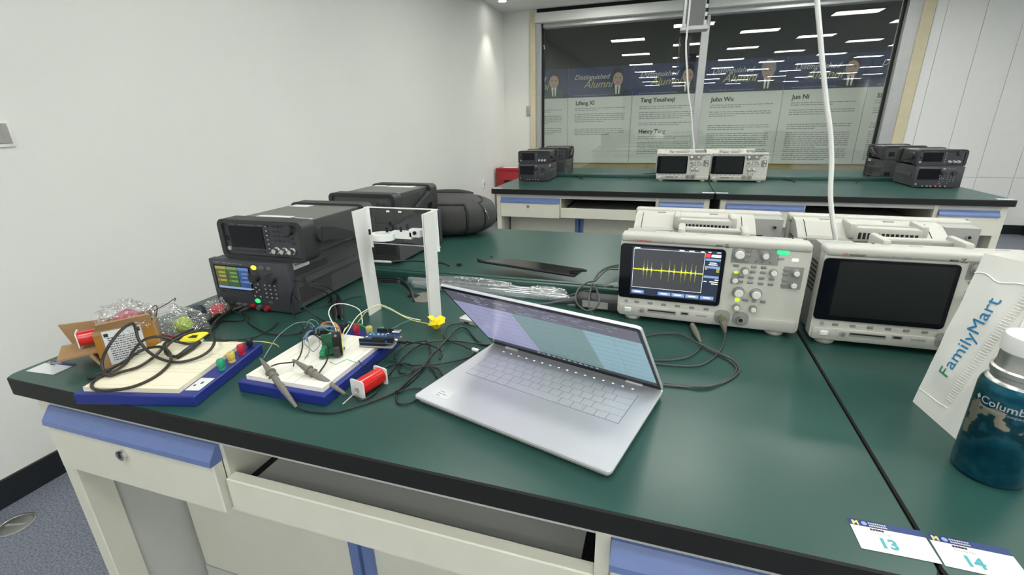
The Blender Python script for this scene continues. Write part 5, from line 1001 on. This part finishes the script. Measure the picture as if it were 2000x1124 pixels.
# ------------------------------------------------------------------ bottle
def bottle_mat():
    m = mat('blue_printed_steel', (0.012, 0.09, 0.14), 0.28, 0.75, var=-1); nt = m.node_tree; b = nt.nodes['Principled BSDF']; tc = nt.nodes.new('ShaderNodeTexCoord')
    n = nt.nodes.new('ShaderNodeTexNoise'); n.inputs['Scale'].default_value = 26; n.inputs['Detail'].default_value = 3
    mp = nt.nodes.new('ShaderNodeMapping'); mp.inputs['Location'].default_value = (.31, .05, .13); nt.links.new(tc.outputs['Object'], mp.inputs[0]); nt.links.new(mp.outputs[0], n.inputs['Vector'])
    sx = nt.nodes.new('ShaderNodeSeparateXYZ'); nt.links.new(tc.outputs['Object'], sx.inputs[0])
    # pattern band in the middle of the bottle
    mr = nt.nodes.new('ShaderNodeMapRange'); mr.inputs[1].default_value = .045; mr.inputs[2].default_value = .085; nt.links.new(sx.outputs[2], mr.inputs[0])
    mr2 = nt.nodes.new('ShaderNodeMapRange'); mr2.inputs[1].default_value = .105; mr2.inputs[2].default_value = .125; mr2.inputs[3].default_value = 1; mr2.inputs[4].default_value = 0; nt.links.new(sx.outputs[2], mr2.inputs[0])
    mu = nt.nodes.new('ShaderNodeMath'); mu.operation = 'MULTIPLY'; nt.links.new(mr.outputs[0], mu.inputs[0]); nt.links.new(mr2.outputs[0], mu.inputs[1])
    ad = nt.nodes.new('ShaderNodeMath'); ad.operation = 'MULTIPLY_ADD'; ad.inputs[1].default_value = .30; nt.links.new(mu.outputs[0], ad.inputs[0]); nt.links.new(n.outputs['Fac'], ad.inputs[2])
    r = nt.nodes.new('ShaderNodeValToRGB'); e = r.color_ramp.elements; e[0].position = .40; e[0].color = (.006, .07, .11, 1); e[1].position = .79; e[1].color = (.40, .33, .26, 1)
    for pos, c in ((.50, (.010, .10, .16, 1)), (.60, (.03, .14, .19, 1)), (.68, (.010, .06, .09, 1)), (.775, (.02, .08, .10, 1))): q = e.new(pos); q.color = c
    nt.links.new(ad.outputs[0], r.inputs[0]); nt.links.new(r.outputs[0], b.inputs['Base Color']); return m
BOT = Vector((.130, .213, TZ)); t = thing('steel_bottle', 'blue patterned steel vacuum bottle with white lid in front of the paper bag', 'bottle', tuple(BOT), 0)
BR_ = .037
MB().lathe([(.033, 0), (.0355, .002), (BR_, .006), (BR_, .126), (.0362, .132), (.0335, .137)], bottle_mat(), 48).build('body', t)
MB().lathe([(.0335, .137), (.0315, .140), (.0295, .141), (.0295, .146), (.0315, .148), (.0315, .154), (.029, .156), (.0275, .162), (.0275, .178)], M_STEEL, 40).build('neck', t)
MB().lathe([(.0275, .176), (.0295, .178), (.0295, .194), (.028, .198), (.024, .199)], M_PLATE, 40).build('lid', t)
def wrap(s, size, z0, a0, m, name, bold=0.0):
    MB().text(s, size, (0, 0, 0), (1, 0, 0), (0, 1, 0), m, align='l', bold=bold, fn=lambda x, y: Vector(((BR_+.0003)*math.cos(a0+x/BR_), (BR_+.0003)*math.sin(a0+x/BR_), z0+y))).build(name, t)
M_SILV = mat('silver_print', (0.42, 0.46, 0.48), 0.4)
A0 = -2.95
wrap('Columbia', .0135, .108, A0, M_SILV, 'lettering', .01); wrap('Sportswear Company', .0052, .102, A0, M_SILV, 'small_print')
MB().add([Vector(((BR_+.0003)*math.cos(A0-.12+dx/BR_), (BR_+.0003)*math.sin(A0-.12+dx/BR_), .113+dz)) for dx, dz in ((0, -.004), (.003, 0), (0, .004), (-.003, 0))], [(0, 1, 2, 3)], M_SILV).build('emblem', t)
# ------------------------------------------------------------------ paper bag
M_BAG = mat('white_paper_bag', (0.82, 0.81, 0.77), 0.55, var=0.02, scale=12, bump=0.25, bscale=30); M_FMB = mat('shop_blue', (0.02, 0.22, 0.48), 0.5); M_FMG = mat('shop_green', (0.05, 0.30, 0.20), 0.5)
t = thing('paper_bag', 'white paper carrier bag with blue shop lettering behind the bottle', 'bag', (0, 0, TZ))
P0 = [Vector((.113, .381, 0)), Vector((.128, .279, 0)), Vector((.330, .300, 0)), Vector((.320, .400, 0))]
P1 = [Vector((.156, .404, .253)), Vector((.172, .300, .262)), Vector((.372, .318, .268)), Vector((.362, .420, .262))]
def bagpt(s, u, v):
    a, b = P0[s].lerp(P0[(s+1) % 4], u), P1[s].lerp(P1[(s+1) % 4], u); q = a.lerp(b, v)
    n = (P0[(s+1) % 4]-P0[s]).cross(Vector((0, 0, 1))).normalized()
    bul = .006*math.sin(PI*u)*math.sin(PI*v) if s != 0 else -.004*math.exp(-((u-.54-.42*v)/.06)**2)*min(1, v*6)+.005*math.sin(PI*u)*math.sin(PI*v)
    q = q+n*bul+n*(.0025*noise.noise(Vector((u*3+s*7, v*5, 1.0))))*min(1, v*8)
    return q
NU, NV = 20, 24
for s in range(4):
    vs = [bagpt(s, i/NU, j/NV) for j in range(NV+1) for i in range(NU+1)]
    nrm = (P0[(s+1) % 4]-P0[s]).cross(Vector((0, 0, 1))).normalized()*-.0006
    N_ = len(vs); fs = [(j*(NU+1)+i, j*(NU+1)+i+1, (j+1)*(NU+1)+i+1, (j+1)*(NU+1)+i) for j in range(NV) for i in range(NU)]
    MB().add(vs+[v+nrm for v in vs], fs+[tuple(N_+k for k in f[::-1]) for f in fs], M_BAG).build('side_panel', t)
MB().add(P0, [(3, 2, 1, 0)], M_BAG).build('bottom', t)
off = (P0[1]-P0[0]).cross(Vector((0, 0, 1))).normalized()*.0009
def bl(x, y):                                            # lettering runs up the panel, tops of the letters to the left
    v = .265+x/.27; return bagpt(0, min(1, .14+.40*v-y/.103+.20), v)+off
MB().text('F', .031, (0, 0, 0), (1, 0, 0), (0, 1, 0), M_FMG, bold=.0, fn=bl).build('lettering', t)
MB().text('amilyMart', .031, (0, 0, 0), (1, 0, 0), (0, 1, 0), M_FMB, bold=.0, fn=lambda x, y: bl(x+.0165, y)).build('lettering', t)
cr = MB()
for k in range(46):
    v = .16+k*.0165; uu = min(.93, .54+.42*v); cr.tube([bagpt(0, uu-.06, v)+off*.5, bagpt(0, uu+.06, v)+off*.5], .0006, M_BAG, 4)
cr.build('crimped_seam', t)
MB().tube([bagpt(0, u/10, .88+.012*math.sin(u)) for u in range(11)], .0012, M_BAG, 5).build('fold_line', t); MB().tube([bagpt(0, u/10*.62, .10+.01*u/10) for u in range(11)], .0010, M_BAG, 5).build('fold_line', t)
# ------------------------------------------------------------------ backpack
M_BP = mat('charcoal_fabric', (0.042, 0.042, 0.042), 0.75, var=0.15, scale=120, bump=0.3, bscale=900); M_BPD = mat('black_webbing', (0.012, 0.012, 0.013), 0.6, bump=0.3, bscale=700)
t = thing('backpack', 'charcoal fabric backpack lying on the rear desk by the wall', 'backpack', (-1.195, 1.40, TZ), 0.42)
BA, BB, BC = .200, .145, .084
def bp(th, ph, k=1.0):                                    # superellipsoid
    se = lambda a, e: math.copysign(abs(a)**e, a)
    x = BA*se(math.cos(ph), .62)*se(math.cos(th), .7); y = BB*se(math.cos(ph), .62)*se(math.sin(th), .7); z = BC*se(math.sin(ph), .75)
    tap = 1-.12*(x/BA); return Vector((x*k, y*k*(1.0), max(-.081, z*k*(1-.10*x/BA))+.0815))
vs = []; fs = []; NT, NP = 56, 28
for j in range(NP+1):
    for i in range(NT): vs.append(bp(2*PI*i/NT, -PI/2+PI*j/NP)+Vector((0, 0, .003*noise.noise(Vector((i*.3, j*.4, 0))))))
for j in range(NP):
    for i in range(NT): fs.append((j*NT+i, j*NT+(i+1) % NT, (j+1)*NT+(i+1) % NT, (j+1)*NT+i))
MB().add(vs, fs, M_BP).build('body', t)
MB().tube([bp(-.9, -.75+1.5*k/20, 1.006) for k in range(21)]+[bp(-.9+.9*k/20, .75+.35*k/20, 1.006) for k in range(21)], .0035, M_BPD, 6).build('zip_band', t)
MB().tube([bp(-1.35, -.8+1.5*k/20, 1.004) for k in range(21)]+[bp(-1.35-.9*k/20, .70, 1.004) for k in range(1, 21)], .006, M_BPD, 6).build('pocket_band', t)
z_ = MB().tube([bp(-.90, .28, 1.03), bp(-.86, .12, 1.04), bp(-.84, -.02, 1.03)], .0018, M_CHROME, 8).build('zip_pull', t); z_
MB().lathe([(.002, 0), (.006, .001), (.006, .003), (.002, .004)], M_CHROME, 14, bp(-.90, .32, 1.03)).build('zip_ring', t)
MB().tube(catmull([bp(2.4, .9, 1.0), bp(2.0, 1.1, 1.05), bp(1.4, 1.1, 1.08), bp(.9, .95, 1.0)], 6), .011, M_BPD, 8).build('strap', t)
# ------------------------------------------------------------------ hanging cables and ceiling columns
M_GALV = mat('galvanised_steel', (0.42, 0.43, 0.43), 0.4, 0.6, var=0.05)
def column(loc, zb, label):
    t = thing('service_column', label, 'cable column', loc)
    for sx in (-1, 1):
        for sy in (-1, 1):
            x, y = sx*.085, sy*.05
            MB().box(min(x, x-sx*.022), max(x, x-sx*.022), min(y, y-sy*.003), max(y, y-sy*.003), zb, CEIL, M_GALV).box(min(x, x-sx*.003), max(x, x-sx*.003), min(y, y-sy*.022), max(y, y-sy*.022), zb, CEIL, M_GALV).build('angle_post', t)
    MB().rbox(-.095, .095, -.06, .06, zb, zb+.028, .002, M_GALV, 1).build('bottom_plate', t)
    for k in range(14):
        MB().box(.0655, .0825, -.0512, -.0502, zb+.06+k*.05, zb+.085+k*.05, M_DARK).build('slot_hole', t)
    MB().box(-.06, .062, -.004, .004, zb+.028, CEIL, mat('smoky_panel', (0.16, 0.165, 0.17), 0.4)).build('panel', t)
    return t
column((-.205, 3.62, 0), TZ+1.06, 'slotted steel service column hanging from the ceiling over the far bench')
column((.02, .775, 0), TZ+1.12, 'slotted steel service column hanging over the near bench')
cable('hanging_cable', [Vector((-.245, 3.55, CEIL)), Vector((-.25, 3.545, TZ+1.1)), TY(1340, 90, 3.545), TY(1342, 140, 3.545), TY(1345, 185, 3.545), TY(1350, 220, 3.545), TY(1352, 255, 3.55), TY(1355, 290, 3.590), Vector((-.13, 3.605, TZ+.10)), Vector((-.12, 3.605, TZ+.034))], .0062, M_CABLEW, 'white cable hanging behind the far oscilloscope pair')
cable('hanging_cable', [TY(1590, -330, .78), TY(1592, -160, .78), TY(1594, -60, .78), TY(1596, 0, .78), TY(1601, 60, .78), TY(1607, 130, .78), TY(1614, 200, .78), TY(1622, 260, .78), TY(1624, 320, .78), TY(1622, 380, .78), TY(1626, 430, .78), TY(1632, 480, .78), Vector((.085, .78, TZ+.08)), Vector((.09, .782, TZ+.032))], .0052, M_CABLEW, 'thick white cable hanging down behind the near oscilloscopes')
# cords trailing on the far bench
for pts, lab in (([T(1098, 338, .03), T(1115, 340, .02), T(1130, 346, .008), T(1138, 350, .004)], 'dark cord behind the far left power supply'), ([T(1230, 350, .004), T(1240, 343, .01), T(1260, 340, .02), T(1285, 338, .03)], 'dark cord left of the far oscilloscope pair'),
                 ([T(1503, 348, .01), T(1525, 350, .006), T(1545, 353, .004), T(1552, 356, .004)], 'dark cord right of the far oscilloscope pair'), ([T(1672, 358, .004), T(1680, 350, .012), T(1700, 346, .02), T(1735, 345, .025)], 'dark cord left of the far right power supply')):
    cable('instrument_cord', pts, .004, M_CABLE, lab)
